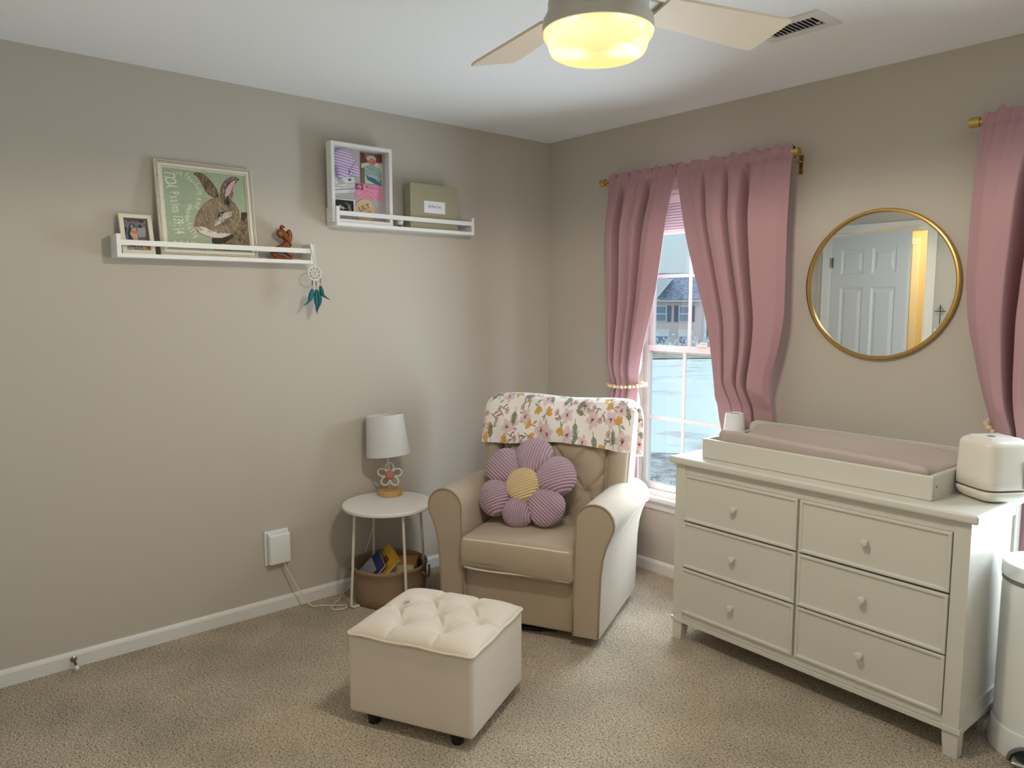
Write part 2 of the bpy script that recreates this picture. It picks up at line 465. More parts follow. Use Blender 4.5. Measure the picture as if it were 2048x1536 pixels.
# ------------------------------------------------------------------ windows
def window(n, x0, x1):
    w = bpy.data.objects.new('window_%d' % n, None); COL.objects.link(w); w.location = (x0, 0, WZ0); struct(w)
    W, Hh = x1-x0, WZ1-WZ0
    bm = bmesh.new()                                                  # outer frame in the wall opening
    f = 0.018
    for (a, b, c, d) in ((0, f, 0, Hh), (W-f, W, 0, Hh), (f, W-f, 0, f), (f, W-f, Hh-f, Hh)): box(bm, a, b, 0.0, 0.13, c, d)
    struct(hard('window_frame', bm, M['trim'], w))
    zm = 1.225-WZ0
    def sash(name, z0, z1, y0, y1, gy):
        bm = bmesh.new(); s = 0.03
        for (a, b, c, d) in ((f, f+s, z0, z1), (W-f-s, W-f, z0, z1), (f+s, W-f-s, z0, z0+s+0.005), (f+s, W-f-s, z1-s-0.004, z1)):
            box(bm, a, b, y0, y1, c, d, 0.004)
        o = hard(name, bm, M['trim'], w)
        bm = bmesh.new(); gz0, gz1 = z0+s, z1-s; gw = (W-2*f-2*s)
        for k in (1, 2):
            xx = f+s+gw*k/3; box(bm, xx-0.009, xx+0.009, gy-0.004, gy+0.004, gz0, gz1)
        zc = (gz0+gz1)/2; box(bm, f+s, W-f-s, gy-0.005, gy+0.005, zc-0.009, zc+0.009)
        hard('grille', bm, M['trim'], o)
        bm = B(f+s-0.004, W-f-s+0.004, gy+0.006, gy+0.0075, gz0-0.002, gz1+0.002)
        obj('window_pane', bm, M['glass'], o, smooth=False)
    sash('lower_sash', f, zm+0.025, 0.052, 0.082, 0.066)
    sash('upper_sash', zm-0.02, Hh-f, 0.09, 0.12, 0.104)
    bm = bmesh.new(); box(bm, W/2-0.03, W/2+0.03, 0.04, 0.06, zm+0.025, zm+0.04, 0.004); box(bm, W/2-0.006, W/2+0.035, 0.036, 0.05, zm+0.04, zm+0.05, 0.003)
    hard('sash_lock', bm, M['trim'], w)
    bm = bmesh.new(); box(bm, -0.09, W+0.09, -0.045, 0.05, -0.026, 0.0, 0.006)
    struct(hard('window_sill', bm, M['trim'], w))
    bm = bmesh.new(); prism(bm, [(0, -0.026), (-0.02, -0.026), (-0.02, -0.04), (-0.014, -0.046), (-0.014, -0.07), (-0.009, -0.078), (0, -0.08)], -0.07, W+0.07, 'x')
    struct(hard('window_apron', bm, M['trim'], w))
    return w
for i, (a, b) in enumerate(WIN): window(i+1, a, b)
blind_mat = mat('white blind fabric', (226, 222, 228), 0.8)
add_translucency(blind_mat, (230, 226, 236), 0.25)
def blind(x0, x1, label):
    t = thing('window_blind', label, 'blind', (x0, 0.03, WZ1-0.02), group='raised window blinds')
    W = x1-x0
    hard('headrail', B(0.02, W-0.02, -0.018, 0.018, -0.045, 0, 0.004), M['trim'], t)
    bm = bmesh.new()
    n = 9
    for k in range(n):
        z = -0.046-k*0.0145; box(bm, 0.022, W-0.022, -0.017, 0.017, z-0.0135, z, 0.004)
    obj('folded_fabric', bm, blind_mat, t)
    z = -0.046-n*0.0145
    hard('bottom_rail', B(0.022, W-0.022, -0.018, 0.018, z-0.024, z, 0.004), M['trim'], t)
blind(*WIN[0], 'white pleated blind pulled up behind the pink curtains beside the armchair')
blind(*WIN[1], 'white pleated blind pulled up behind the pink curtain at the right edge')

# ------------------------------------------------------------------ door, its casing and the hall behind the camera (seen in the mirror)
d = bpy.data.objects.new('trim_1', None); COL.objects.link(d); struct(d)
bm = bmesh.new(); c = 0.066
for (a, b, z0, z1) in ((DX0-c, DX0, 0, DZ), (DX1, DX1+c, 0, DZ), (DX0-c, DX1+c, DZ, DZ+c)): box(bm, a, b, RY, RY+0.016, z0, z1, 0.004)
struct(hard('door_casing', bm, M['trim'], d))
bm = bmesh.new()
for (a, b, z0, z1) in ((DX0-0.001, DX0+0.014, 0, DZ), (DX1-0.014, DX1+0.001, 0, DZ), (DX0+0.014, DX1-0.014, DZ-0.014, DZ+0.001)): box(bm, a, b, RY-0.115, RY+0.002, z0, z1)
struct(hard('door_jamb', bm, M['trim'], d))
door = bpy.data.objects.new('door_1', None); COL.objects.link(door); struct(door)
door.location = (DX0+0.018, RY+0.004, 0.012); door.rotation_euler = (0, 0, math.radians(17.5))
DW, DH = 0.775, 2.05
bm = bmesh.new(); box(bm, 0, DW, -0.036, 0, 0, DH, 0.002)
def panel(bm, x0, x1, z0, z1, y, s):
    # raised panel: a groove frame and a bevelled field standing on it
    v = []
    for (ins, dep) in ((0, 0.0), (0.016, -0.010), (0.028, -0.010), (0.052, -0.002)):
        v.append([bm.verts.new((a, y+s*dep, b)) for a, b in ((x0+ins, z0+ins), (x1-ins, z0+ins), (x1-ins, z1-ins), (x0+ins, z1-ins))])
    for p, q in zip(v[:-1], v[1:]):
        for k in range(4):
            k2 = (k+1) % 4
            bm.faces.new((p[k], p[k2], q[k2], q[k]))
    bm.faces.new(v[-1])
cols = [(0.105, 0.345), (0.43, 0.67)]; rows = [(0.21, 0.86), (0.98, 1.60), (1.71, 1.93)]
# door slab with recesses: build the front face as strips round the panels
bm.free(); bm = bmesh.new()
for y, s in ((0.0, 1), (-0.036, -1)):
    X = [0, cols[0][0], cols[0][1], cols[1][0], cols[1][1], DW]; Z = [0]+[q for r in rows for q in r]+[DH]
    for i in range(5):
        for j in range(7):
            if i in (1, 3) and j in (1, 3, 5): panel(bm, X[i], X[i+1], Z[j], Z[j+1], y, s)
            else: bm.faces.new([bm.verts.new(q) for q in ((X[i], y, Z[j]), (X[i+1], y, Z[j]), (X[i+1], y, Z[j+1]), (X[i], y, Z[j+1]))])
for q in (((0, 0, 0), (0, -0.036, 0), (0, -0.036, DH), (0, 0, DH)), ((DW, 0, 0), (DW, -0.036, 0), (DW, -0.036, DH), (DW, 0, DH)),
          ((0, 0, DH), (DW, 0, DH), (DW, -0.036, DH), (0, -0.036, DH)), ((0, 0, 0), (DW, 0, 0), (DW, -0.036, 0), (0, -0.036, 0))):
    bm.faces.new([bm.verts.new(p) for p in q])
bmesh.ops.remove_doubles(bm, verts=bm.verts, dist=1e-5); bmesh.ops.recalc_face_normals(bm, faces=bm.faces)
struct(obj('door_leaf', bm, M['door'], door, smooth=False))
for z in (0.25, 1.05, 1.82):
    bm = bmesh.new(); lathe(bm, [(0.006, -0.045), (0.006, 0.045)], 12, (-0.006, 0.004, z)); box(bm, -0.018, 0.02, -0.001, 0.003, z-0.044, z+0.044)
    hard('hinge', bm, M['steel'], door)
for s in (1, -1):
    bm = bmesh.new(); lathe(bm, [(0, 0), (0.03, 0), (0.03, 0.006), (0.011, 0.010), (0.011, 0.035), (0.022, 0.042), (0.027, 0.055), (0.02, 0.068), (0, 0.071)], 20,
          M=Matrix.Translation((DW-0.06, 0 if s > 0 else -0.036, 0.93)) @ Matrix.Rotation(-s*PI/2, 4, 'X'))
    hard('door_knob', bm, M['steel'], door)
# hall
HY = RY-1.35
hallpaint = mat('cream hall wall paint', (226, 208, 176), 0.75, bump=0.1)
bm = bmesh.new(); box(bm, -1.2, 2.6, HY-0.1, HY, 0, H)
struct(obj('wall_hall', bm, hallpaint, smooth=False))
bm = bmesh.new(); box(bm, -1.3, -1.2, HY, RY-0.11, 0, H); box(bm, 2.6, 2.7, HY, RY-0.11, 0, H); box(bm, -1.2, 0, RY-0.13, RY-0.11, 0, H)
struct(obj('wall_hall_end', bm, hallpaint, smooth=False))
bm = B(-1.3, 2.7, HY-0.1, RY-0.11, H-0.02, H); struct(obj('ceiling_hall', bm, M['ceiling'], smooth=False))
bm = B(-1.3, -0.19, HY-0.1, RY-0.11, -0.06, 0); struct(obj('floor_hall', bm, M['carpet'], smooth=False))
d = bpy.data.objects.new('door_2', None); COL.objects.link(d); struct(d)
bm = bmesh.new(); hx0, hx1 = -0.53, 0.285
for (a, b, z0, z1) in ((hx0-c, hx0, 0, 2.05), (hx1, hx1+c, 0, 2.05), (hx0-c, hx1+c, 2.05, 2.05+c)): box(bm, a, b, HY, HY+0.016, z0, z1, 0.004)
struct(hard('door_casing', bm, M['trim'], d))
struct(hard('door_leaf', B(hx0+0.003, hx1-0.003, HY-0.003, HY+0.006, 0.01, 2.047), M['door'], d))

# things on the front wall
t = thing('wall_cross', 'thin dark metal cross with curled centre on the wall, seen in the round mirror', 'cross', (1.05, RY, 1.41))
bm = bmesh.new()
tube(bm, [(0, 0.008, -0.105), (0, 0.008, 0.052)], 0.0028, 8); tube(bm, [(-0.04, 0.008, 0), (0.04, 0.008, 0)], 0.0028, 8)
obj('bars', bm, M['dark'], t)
bm = bmesh.new()
for sx in (-1, 1):
    for sz in (-1, 1):
        tube(bm, [(sx*(0.012+0.010*math.cos(a)), 0.009, sz*(0.014+0.013*math.sin(a))) for a in np.linspace(-PI, 0.6*PI, 14)], 0.0018, 6)
tube(bm, [(0.007*math.cos(a), 0.009, 0.03+0.009*math.sin(a)) for a in np.linspace(0, 2*PI, 12, False)], 0.0015, 6, True)
obj('scrollwork', bm, M['steel'], t)
t = thing('light_switch', 'white light switch plate on the wall below the cross, seen in the mirror', 'light switch', (1.045, RY, 1.21))
hard('switch_plate', B(-0.036, 0.036, 0, 0.006, -0.058, 0.058, 0.003), M['whiteplastic'], t)
hard('toggle', B(-0.005, 0.005, 0.006, 0.016, -0.011, 0.011, 0.002), M['whiteplastic'], t)

# ------------------------------------------------------------------ outside
VA = math.radians(36.2)
uo = np.array([-math.sin(VA), math.cos(VA)]); ro = np.array([math.cos(VA), math.sin(VA)])
CAMP = np.array([3.38515804, -3.22167548, 1.47934018])
def outp(r, u, z): return (CAMP[0]+ro[0]*r+uo[0]*u, CAMP[1]+ro[1]*r+uo[1]*u, z)
def noise_two(name, c1, c2, sc, p0, p1, rough=0.9, stretch=(1, 1, 1)):
    m = bpy.data.materials.new(name); m.use_nodes = True; nt = m.node_tree; b = nt.nodes['Principled BSDF']; b.inputs['Roughness'].default_value = rough
    b.inputs['Specular IOR Level'].default_value = 0.1
    tc = nt.nodes.new('ShaderNodeTexCoord'); mp = nt.nodes.new('ShaderNodeMapping'); mp.inputs['Scale'].default_value = stretch
    n = nt.nodes.new('ShaderNodeTexNoise'); n.inputs['Scale'].default_value = sc; n.inputs['Detail'].default_value = 6; n.inputs['Roughness'].default_value = 0.62
    r = nt.nodes.new('ShaderNodeValToRGB'); r.color_ramp.elements[0].position = p0; r.color_ramp.elements[0].color = lin(c1); r.color_ramp.elements[1].position = p1; r.color_ramp.elements[1].color = lin(c2)
    nt.links.new(tc.outputs['Object'], mp.inputs[0]); nt.links.new(mp.outputs[0], n.inputs['Vector']); nt.links.new(n.outputs['Fac'], r.inputs['Fac']); nt.links.new(r.outputs['Color'], b.inputs['Base Color'])
    return m
OUT = 0.9       # outdoor colours darkened evenly so the outside does not overexpose
def oc(*c): return tuple(v*OUT for v in c)
M['snow'] = noise_two('patchy snow', oc(204, 200, 186), oc(232, 242, 246), 0.22, 0.34, 0.44, stretch=(1, 1.5, 1))
M['street'] = noise_two('wet street with slush', oc(150, 146, 140), oc(205, 208, 208), 2.2, 0.42, 0.66)
M['dirt'] = noise_two('dry winter grass', oc(150, 140, 112), oc(205, 205, 190), 1.2, 0.35, 0.7)
siding = mat('pale siding', oc(218, 206, 200), 0.8); sidew = mat('white siding', oc(222, 226, 228), 0.8)
roofm = noise_two('grey shingle roof', oc(96, 112, 138), oc(176, 190, 206), 2.6, 0.35, 0.7, stretch=(1, 1, 3))
shut = mat('slate shutters', oc(92, 108, 128), 0.7); owhite = mat('white house trim', oc(230, 234, 236), 0.6)
opane = mat('dark house glass', oc(120, 146, 170), 0.2)
def outgrid(name, m, r0, r1, u0, u1, zf, n=40):
    R, U = np.meshgrid(np.linspace(r0, r1, n), np.linspace(u0, u1, n))
    P = np.stack([CAMP[0]+ro[0]*R+uo[0]*U, CAMP[1]+ro[1]*R+uo[1]*U, zf(R, U)], -1)
    return struct(grid_mesh(name, P, m))
gz = lambda R, U: -3.1-0.004*(U-20)+0.22*np.sin(U*0.13+R*0.08)*np.clip((U-24)/10, 0, 1)+0.12*np.sin(R*0.3)*np.clip((U-24)/10, 0, 1)
outgrid('snow_field', M['snow'], -70, 70, 22.6, 130, gz, 90)
outgrid('street', M['street'], -40, 60, 5, 23.0, lambda R, U: -3.08+0*R, 4)
outgrid('dirt_strip', M['dirt'], -30, 40, 62, 71, lambda R, U: gz(R, U)+0.06, 12)
HZ = -3.4
house = thing('neighbor_house', 'pale two storey house with grey roof seen through the window above the snow', 'house', outp(0.2, 75, HZ), VA)
hard('wall', B(-9, 1.55, 0, 8, 0, 5.15), siding, house)
bm = bmesh.new()
prism(bm, [(-0.5, 5.1), (-0.5, 5.28), (4.0, 7.9), (8.5, 5.28), (8.5, 5.1), (4.0, 7.7)], -9.4, 1.2, 'x'); obj('roof', bm, roofm, house, smooth=False)
bm = bmesh.new(); box(bm, -9.4, 1.7, -0.5, -0.38, 5.0, 5.25); box(bm, 1.55, 1.7, -0.1, 0.05, 0, 5.1)
obj('gutter', bm, owhite, house, smooth=False)
bm = bmesh.new(); prism(bm, [(-3.2, 5.3), (-1.55, 7.2), (-1.4, 7.2), (-3.0, 5.2)], -0.9, -0.3, 'y'); obj('gable_rake', bm, owhite, house, smooth=False)
bm = bmesh.new(); prism(bm, [(-6.2, 5.2), (-3.1, 5.2), (-1.5, 7.15), (-4.2, 7.6)], -0.5, 3, 'y'); obj('gable_roof', bm, sidew, house, smooth=False)
for x in (-2.5, -0.28, -4.8):
    w = hard('window', B(x-0.55, x+0.55, -0.08, 0.0, 3.05, 4.6), owhite, house)
    hard('pane', B(x-0.45, x+0.45, -0.10, -0.08, 3.12, 3.76), opane, w)
    hard('pane', B(x-0.45, x+0.45, -0.10, -0.08, 3.86, 4.5), opane, w)
    for s in (-1, 1): hard('shutter', B(x+s*0.78-0.2, x+s*0.78+0.2, -0.07, 0, 3.05, 4.6), shut, house)
for x in (-2.4, -0.1):
    w = hard('porch_window', B(x-0.7, x+0.7, -0.08, 0, 0.8, 2.3), owhite, house)
    hard('pane', B(x-0.6, x+0.6, -0.1, -0.08, 0.9, 1.6), opane, w)
house2 = thing('neighbor_house', 'white sided house end wall to the right of the pale house outside the window', 'house', outp(2.3, 79, HZ), VA)
hard('wall', B(0, 12, 0, 8, 0, 5.0), sidew, house2)
bm = bmesh.new(); prism(bm, [(-0.4, 4.9), (12.4, 4.9), (6, 8.6)], -0.3, 8.3, 'y'); obj('roof', bm, roofm, house2, smooth=False)
bm = bmesh.new(); prism(bm, [(-0.5, 4.8), (6, 8.75), (12.5, 4.8), (12.3, 4.8), (6, 8.45), (-0.1, 4.8)], -0.5, -0.3, 'y'); obj('gable_rake', bm, owhite, house2, smooth=False)
frost = mat('frosted twigs', oc(214, 226, 230), 0.9)
def shrub(r, u, h, label):
    bm = bmesh.new()
    for k in range(70):
        a = rng.uniform(0, 2*PI); l = rng.uniform(0.5, 1)*h; s = rng.uniform(0.1, 0.75)
        b = np.array([rng.uniform(-.4, .4), rng.uniform(-.3, .3), 0]); e = b+np.array([math.cos(a)*s, math.sin(a)*s*0.6, l])
        tube(bm, [b, (b+e)/2+rng.normal(0, .05, 3), e], [0.05, 0.035, 0.012], 5)
    tag(obj('frosted_shrub', bm, frost), label, 'shrub', 'frosted shrubs before the houses').location = outp(r, u, float(gz(np.array(r), np.array(u)))-0.03)
shrub(-3.2, 72, 1.7, 'leftmost frosted shrub before the pale house outside')
shrub(-1.6, 72.5, 1.5, 'frosted shrub below the right shuttered window of the pale house')
shrub(0.6, 73, 1.8, 'frosted shrub at the corner between the two houses outside')
shrub(2.2, 74, 1.6, 'rightmost frosted shrub before the white sided house outside')

# ------------------------------------------------------------------ camera
yaw, pitch, roll = math.radians(49.1845562), math.radians(6.18850864), math.radians(-0.0327869)
f0 = Vector((-math.sin(yaw), math.cos(yaw), 0)); r0 = Vector((math.cos(yaw), math.sin(yaw), 0)); u0 = Vector((0, 0, 1))
fw = f0*math.cos(pitch)-u0*math.sin(pitch); up = u0*math.cos(pitch)+f0*math.sin(pitch)
rt = r0*math.cos(roll)+up*math.sin(roll); up = up*math.cos(roll)-r0*math.sin(roll)
cam = bpy.data.cameras.new('camera'); co = bpy.data.objects.new('camera', cam); COL.objects.link(co)
mw = Matrix.Identity(4)
for i in range(3): mw[i][0] = rt[i]; mw[i][1] = up[i]; mw[i][2] = -fw[i]; mw[i][3] = CAMP[i]
co.matrix_world = mw
cam.sensor_width = 36.0; cam.lens = 1496.372*36/2048; cam.clip_start = 0.05; cam.clip_end = 400
scene.camera = co

# ------------------------------------------------------------------ light
wd = bpy.data.worlds.new('overcast sky'); scene.world = wd; wd.use_nodes = True
nt = wd.node_tree; bg = nt.nodes['Background']
tc = nt.nodes.new('ShaderNodeTexCoord'); sp = nt.nodes.new('ShaderNodeSeparateXYZ'); nt.links.new(tc.outputs['Generated'], sp.inputs[0])
r = nt.nodes.new('ShaderNodeValToRGB'); e = r.color_ramp.elements
e[0].position = 0.0; e[0].color = (0.30, 0.36, 0.40, 1); e[1].position = 1.0; e[1].color = (0.86, 0.96, 1.12, 1)
k = e.new(0.12); k.color = (0.36, 0.43, 0.46, 1)
nt.links.new(sp.outputs['Z'], r.inputs['Fac']); nt.links.new(r.outputs['Color'], bg.inputs['Color'])
SKY = 1.9
bg.inputs['Strength'].default_value = SKY
for (a, b) in WIN:
    L = bpy.data.lights.new('window_portal', 'AREA'); L.shape = 'RECTANGLE'; L.size = b-a-0.03; L.size_y = WZ1-WZ0-0.03
    L.cycles.is_portal = True
    lo = bpy.data.objects.new('window_portal', L); COL.objects.link(lo); lo.location = ((a+b)/2, 0.135, (WZ0+WZ1)/2); lo.rotation_euler = (-PI/2, 0, 0)
DAY = 34.0
for (a, b) in WIN:                       # added area lamps standing in for daylight at each window opening
    L = bpy.data.lights.new('window_daylight', 'AREA'); L.shape = 'RECTANGLE'; L.size = b-a-0.2; L.size_y = WZ1-WZ0-0.2; L.spread = math.radians(150)
    L.energy = DAY; L.color = (0.74, 0.89, 1.0)
    lo = bpy.data.objects.new('window_daylight', L); COL.objects.link(lo); lo.location = ((a+b)/2, 0.034, (WZ0+WZ1)/2-0.1); lo.rotation_euler = (-PI/2, 0, 0)
L = bpy.data.lights.new('hall_lamp', 'POINT'); L.energy = 36; L.color = (1.0, 0.75, 0.38); L.shadow_soft_size = 0.12
lo = bpy.data.objects.new('hall_lamp', L); COL.objects.link(lo); lo.location = (0.9, RY-0.75, 2.2)
vs = scene.view_settings
vs.view_transform = 'Standard'; vs.look = 'None'; vs.gamma = 1.0; vs.use_curve_mapping = False; vs.exposure = -0.02
# ------------------------------------------------------------------ dresser
DR = thing('dresser', 'white six drawer dresser with round knobs under the round mirror', 'dresser', (2.023, -0.388, 0), -0.0301)
W2, DPT, DTOP = 0.581, 0.225, 0.820
bm = bmesh.new()
for x in (-W2, W2-0.05):                      # corner posts
    for y in (-DPT, DPT-0.05): box(bm, x, x+0.05, y, y+0.05, 0.088, DTOP-0.03)
for s in (-1, 1):                             # framed sides
    x0, x1 = (-W2+0.008, -W2+0.022) if s < 0 else (W2-0.022, W2-0.008)
    box(bm, x0, x1, -DPT+0.04, DPT-0.04, 0.10, DTOP-0.03)
    x0, x1 = (-W2+0.001, -W2+0.02) if s < 0 else (W2-0.02, W2-0.001)
    box(bm, x0, x1, -DPT+0.04, DPT-0.04, 0.095, 0.145); box(bm, x0, x1, -DPT+0.04, DPT-0.04, DTOP-0.075, DTOP-0.03)
box(bm, -W2+0.05, W2-0.05, DPT-0.02, DPT-0.01, 0.10, DTOP-0.03)      # back
box(bm, -W2+0.05, W2-0.05, -DPT+0.004, -DPT+0.03, 0.748, DTOP-0.03)  # top rail
box(bm, -W2+0.05, W2-0.05, -DPT+0.004, -DPT+0.03, 0.1027, 0.131)      # bottom rail
box(bm, -0.012, 0.012, -DPT+0.01, DPT-0.03, 0.12, 0.76); box(bm, -W2+0.05, W2-0.05, -DPT+0.03, DPT-0.03, 0.10, 0.112)
hard('carcass', bm, M['white'], DR)
bm = bmesh.new()                              # moulding round the foot of the case
def ring_of(bm, o, z0, z1, t=0.02):
    box(bm, -W2-o, W2+o, -DPT-o, -DPT+t, z0, z1); box(bm, -W2-o, W2+o, DPT-t, DPT+o, z0, z1)
    box(bm, -W2-o, -W2+t, -DPT+t, DPT-t, z0, z1); box(bm, W2-t, W2+o, -DPT+t, DPT-t, z0, z1)
ring_of(bm, 0.007, 0.086, 0.1010)
hard('base_moulding', bm, M['white'], DR)
bm = bmesh.new(); box(bm, -W2-0.024, W2+0.024, -DPT-0.022, DPT+0.01, DTOP-0.031, DTOP, 0.009, 3); hard('top', bm, M['white'], DR)
for sx in (-1, 1):
    for sy in (-1, 1):
        bm = bmesh.new(); vs = box(bm, -0.025, 0.025, -0.025, 0.025, 0, 0.09)
        for v in vs:
            if v.co.z < 0.01:
                if sx*v.co.x < 0: v.co.x += sx*0.008
                if sy*v.co.y < 0: v.co.y += sy*0.008
        for v in vs: v.co += Vector((sx*(W2-0.0255), sy*(DPT-0.0255), 0))
        obj('leg', bm, M['white'], DR, smooth=False)
def drawer_front():
    bm = bmesh.new(); w, h = 0.262, 0.1
    y = 0.0
    rings = []
    for (ins, dep) in ((0, 0.018), (0, 0.0), (0.002, -0.002), (0.009, -0.002), (0.011, 0.0), (0.012, 0.0035), (0.015, 0.0045)):
        rings.append([bm.verts.new((a, dep, b)) for a, b in ((-w+ins, -h+ins), (w-ins, -h+ins), (w-ins, h-ins), (-w+ins, h-ins))])
    for p, q in zip(rings[:-1], rings[1:]):
        for k in range(4): bm.faces.new((p[k], p[(k+1) % 4], q[(k+1) % 4], q[k]))
    bm.faces.new(rings[-1]); bm.faces.new(rings[0][::-1])
    bmesh.ops.recalc_face_normals(bm, faces=bm.faces)
    return bm
def knob():
    bm = bmesh.new()
    lathe(bm, [(0.0095, 0), (0.0085, 0.006), (0.0085, 0.010), (0.0125, 0.013), (0.0145, 0.017), (0.0145, 0.021), (0.012, 0.0255), (0.007, 0.027), (0, 0.0272)], 24, M=Matrix.Rotation(PI/2, 4, 'X'))
    return bm
dfm = kbm = None
for ci, x in enumerate((-0.2685, 0.2655)):
    for ri, z in enumerate((0.647, 0.4395, 0.233)):
        if dfm is None:
            o = obj('drawer', drawer_front(), M['white'], DR, smooth=False); dfm = o.data
            k = hard('knob', knob(), M['white'], o); kbm = k.data
        else:
            o = bpy.data.objects.new('drawer', dfm); COL.objects.link(o); o.parent = DR
            k = bpy.data.objects.new('knob', kbm); COL.objects.link(k); k.parent = o
        o.location = (x, -DPT-0.006+0.002*((ci+ri) % 2), z); k.location = (-0.012, 0.004, 0)

def dloc(u, v, z=DTOP):
    a = -0.0301; return (2.023+u*math.cos(a)-v*math.sin(a), -0.388+u*math.sin(a)+v*math.cos(a), z)
# changing tray
TR = thing('changing_tray', 'open white wooden changing table topper tray standing on the dresser', 'changing tray', dloc(-0.025, 0.012), -0.0301)
tw, td = 0.463, 0.185
hard('front_board', B(-tw, tw, -td, -td+0.018, 0, 0.084, 0.005, 3), M['white'], TR)
bm = bmesh.new()
pts = [(-tw, 0), (tw, 0), (tw, 0.095)]+[(tw-0.035+0.035*math.cos(a), 0.095+0.035*math.sin(a)) for a in np.linspace(0.2, PI/2, 6)]+[(-tw+0.035+0.035*math.cos(a), 0.095+0.035*math.sin(a)) for a in np.linspace(PI/2, PI-0.2, 6)]+[(-tw, 0.095)]
prism(bm, pts, td-0.018, td, 'y'); hard('back_board', bm, M['white'], TR)
for s in (-1, 1):
    bm = bmesh.new(); x0, x1 = (-tw, -tw+0.018) if s < 0 else (tw-0.018, tw)
    prism(bm, [(-td+0.018, 0), (td-0.018, 0), (td-0.018, 0.084), (-td+0.018, 0.084)], x0, x1, 'x'); o = hard('side_board', bm, M['white'], TR)
    bm = bmesh.new(); lathe(bm, [(0, 0.001), (0.0045, 0.001), (0.0045, -0.004), (0, -0.004)], 12, M=Matrix.Translation((s*tw, -td+0.035, 0.045)) @ Matrix.Rotation(s*PI/2, 4, 'Y'))
    hard('screw_cap', bm, M['grey'], o)
hard('tray_floor', B(-tw+0.018, tw-0.018, -td+0.018, td-0.018, 0.002, 0.010), M['white'], TR)
# changing pad: a contoured cushion, edges raised front and back
def padfn(p):
    x, y, z = p
    t = y/0.150
    top = 0.045 if z > 0 else 0.0
    rise = (0.045 if t > 0 else 0.050)*abs(t)**1.6*(1 if z > 0 else 0)-0.012*(x/0.424)*(t < 0)*abs(t)*(z > 0)
    endsag = -0.010*max(0, abs(x)/0.44-0.75)/0.25
    wr = 0.0035*math.sin(x*95+math.sin(y*30)*1.5)*max(0, -t-0.55)*2 if z > -0.03 else 0
    return (x, y, z+rise+endsag*(z > 0)+wr+0.006*t*(z > 0))
PD = thing('changing_pad', 'taupe covered contoured changing pad lying in the white tray on the dresser', 'changing pad', dloc(-0.016, 0.008, DTOP+0.0105), -0.0301-0.010)
bm = rbox(0.424, 0.148, 0.034, 0.026, 30, 5, padfn)
for v in bm.verts: v.co.z += 0.034*1.22 if v.co.z > -0.034 else 0.034
obj('pad_cover', bm, M['pad'], PD)
# white tapered cup-shaped lamp beside the tray
CP = thing('night_light', 'white tapered tumbler shaped night light on the dresser beside the left end of the tray', 'night light', dloc(-0.552, 0.155))
bm = bmesh.new(); lathe(bm, [(0, 0), (0.052, 0), (0.0545, 0.004), (0.0425, 0.148), (0.040, 0.154), (0.037, 0.1555), (0.035, 0.151), (0.0, 0.150)], 40)
hard('body', bm, M['whiteplastic'], CP)
bm = bmesh.new(); lathe(bm, [(0.012, 0.1503), (0.016, 0.152), (0.020, 0.1503)], 24, cap=False); obj('top_ring', bm, M['grey'], CP)
# wipe warmer
WW = thing('wipe_warmer', 'rounded cream plastic wipe warmer box at the right end of the dresser', 'wipe warmer', dloc(0.544, 0.036), -0.0301-math.radians(32))
def rsq_loft(bm, prof, e=0.42, n=64):
    """stack of rounded squares: (half width, z)"""
    rings = []
    for (h_, z_) in prof:
        rings.append([bm.verts.new((h_*math.copysign(abs(math.cos(2*PI*k/n))**e, math.cos(2*PI*k/n)), h_*math.copysign(abs(math.sin(2*PI*k/n))**e, math.sin(2*PI*k/n)), z_)) for k in range(n)])
    for a, b in zip(rings[:-1], rings[1:]):
        for k in range(n): bm.faces.new((a[k], a[(k+1) % n], b[(k+1) % n], b[k]))
    bm.faces.new(rings[0]); bm.faces.new(rings[-1])
bm = bmesh.new(); top_ = [(0.083-0.026*(1-math.cos(t)), 0.184+0.026*math.sin(t)) for t in np.linspace(0, PI/2, 9)]
rsq_loft(bm, [(0.085, 0.046), (0.0872, 0.0475), (0.0868, 0.08), (0.085, 0.14)]+top_+[(0.04, 0.2102)]); obj('body', bm, M['cream'], WW)
bm = bmesh.new(); rsq_loft(bm, [(0.060, 0.003), (0.070, 0.005), (0.080, 0.013), (0.0865, 0.026), (0.0875, 0.036), (0.0865, 0.0385), (0.080, 0.039)]); obj('base_bowl', bm, M['cream'], WW)
bm = bmesh.new(); rsq_loft(bm, [(0.0815, 0.0385), (0.0815, 0.0465)]); obj('dark_gap', bm, mat('gap shade grey', (120, 112, 104), 0.5), WW)  # solid filler, the shade of the gap put into its grey
bm = rbox(0.052, 0.052, 0.003, 0.002, 4, 2)
for v in bm.verts: v.co.z += 0.2105
lid = obj('lid_panel', bm, mat('pale lid', (240, 238, 230), 0.3), WW)
bm = bmesh.new(); lathe(bm, [(0, 0.2133), (0.012, 0.2133), (0.012, 0.2145), (0.0095, 0.215), (0, 0.2152)], 24, c=(0.005, -0.018, 0)); obj('button', bm, mat('slate button', (92, 104, 120), 0.3), lid)
# seam of the rear shell
bm = bmesh.new(); box(bm, -0.0880, 0.0880, 0.040, 0.0415, 0.05, 0.14); obj('shell_seam', bm, M['grey'], WW, smooth=False)

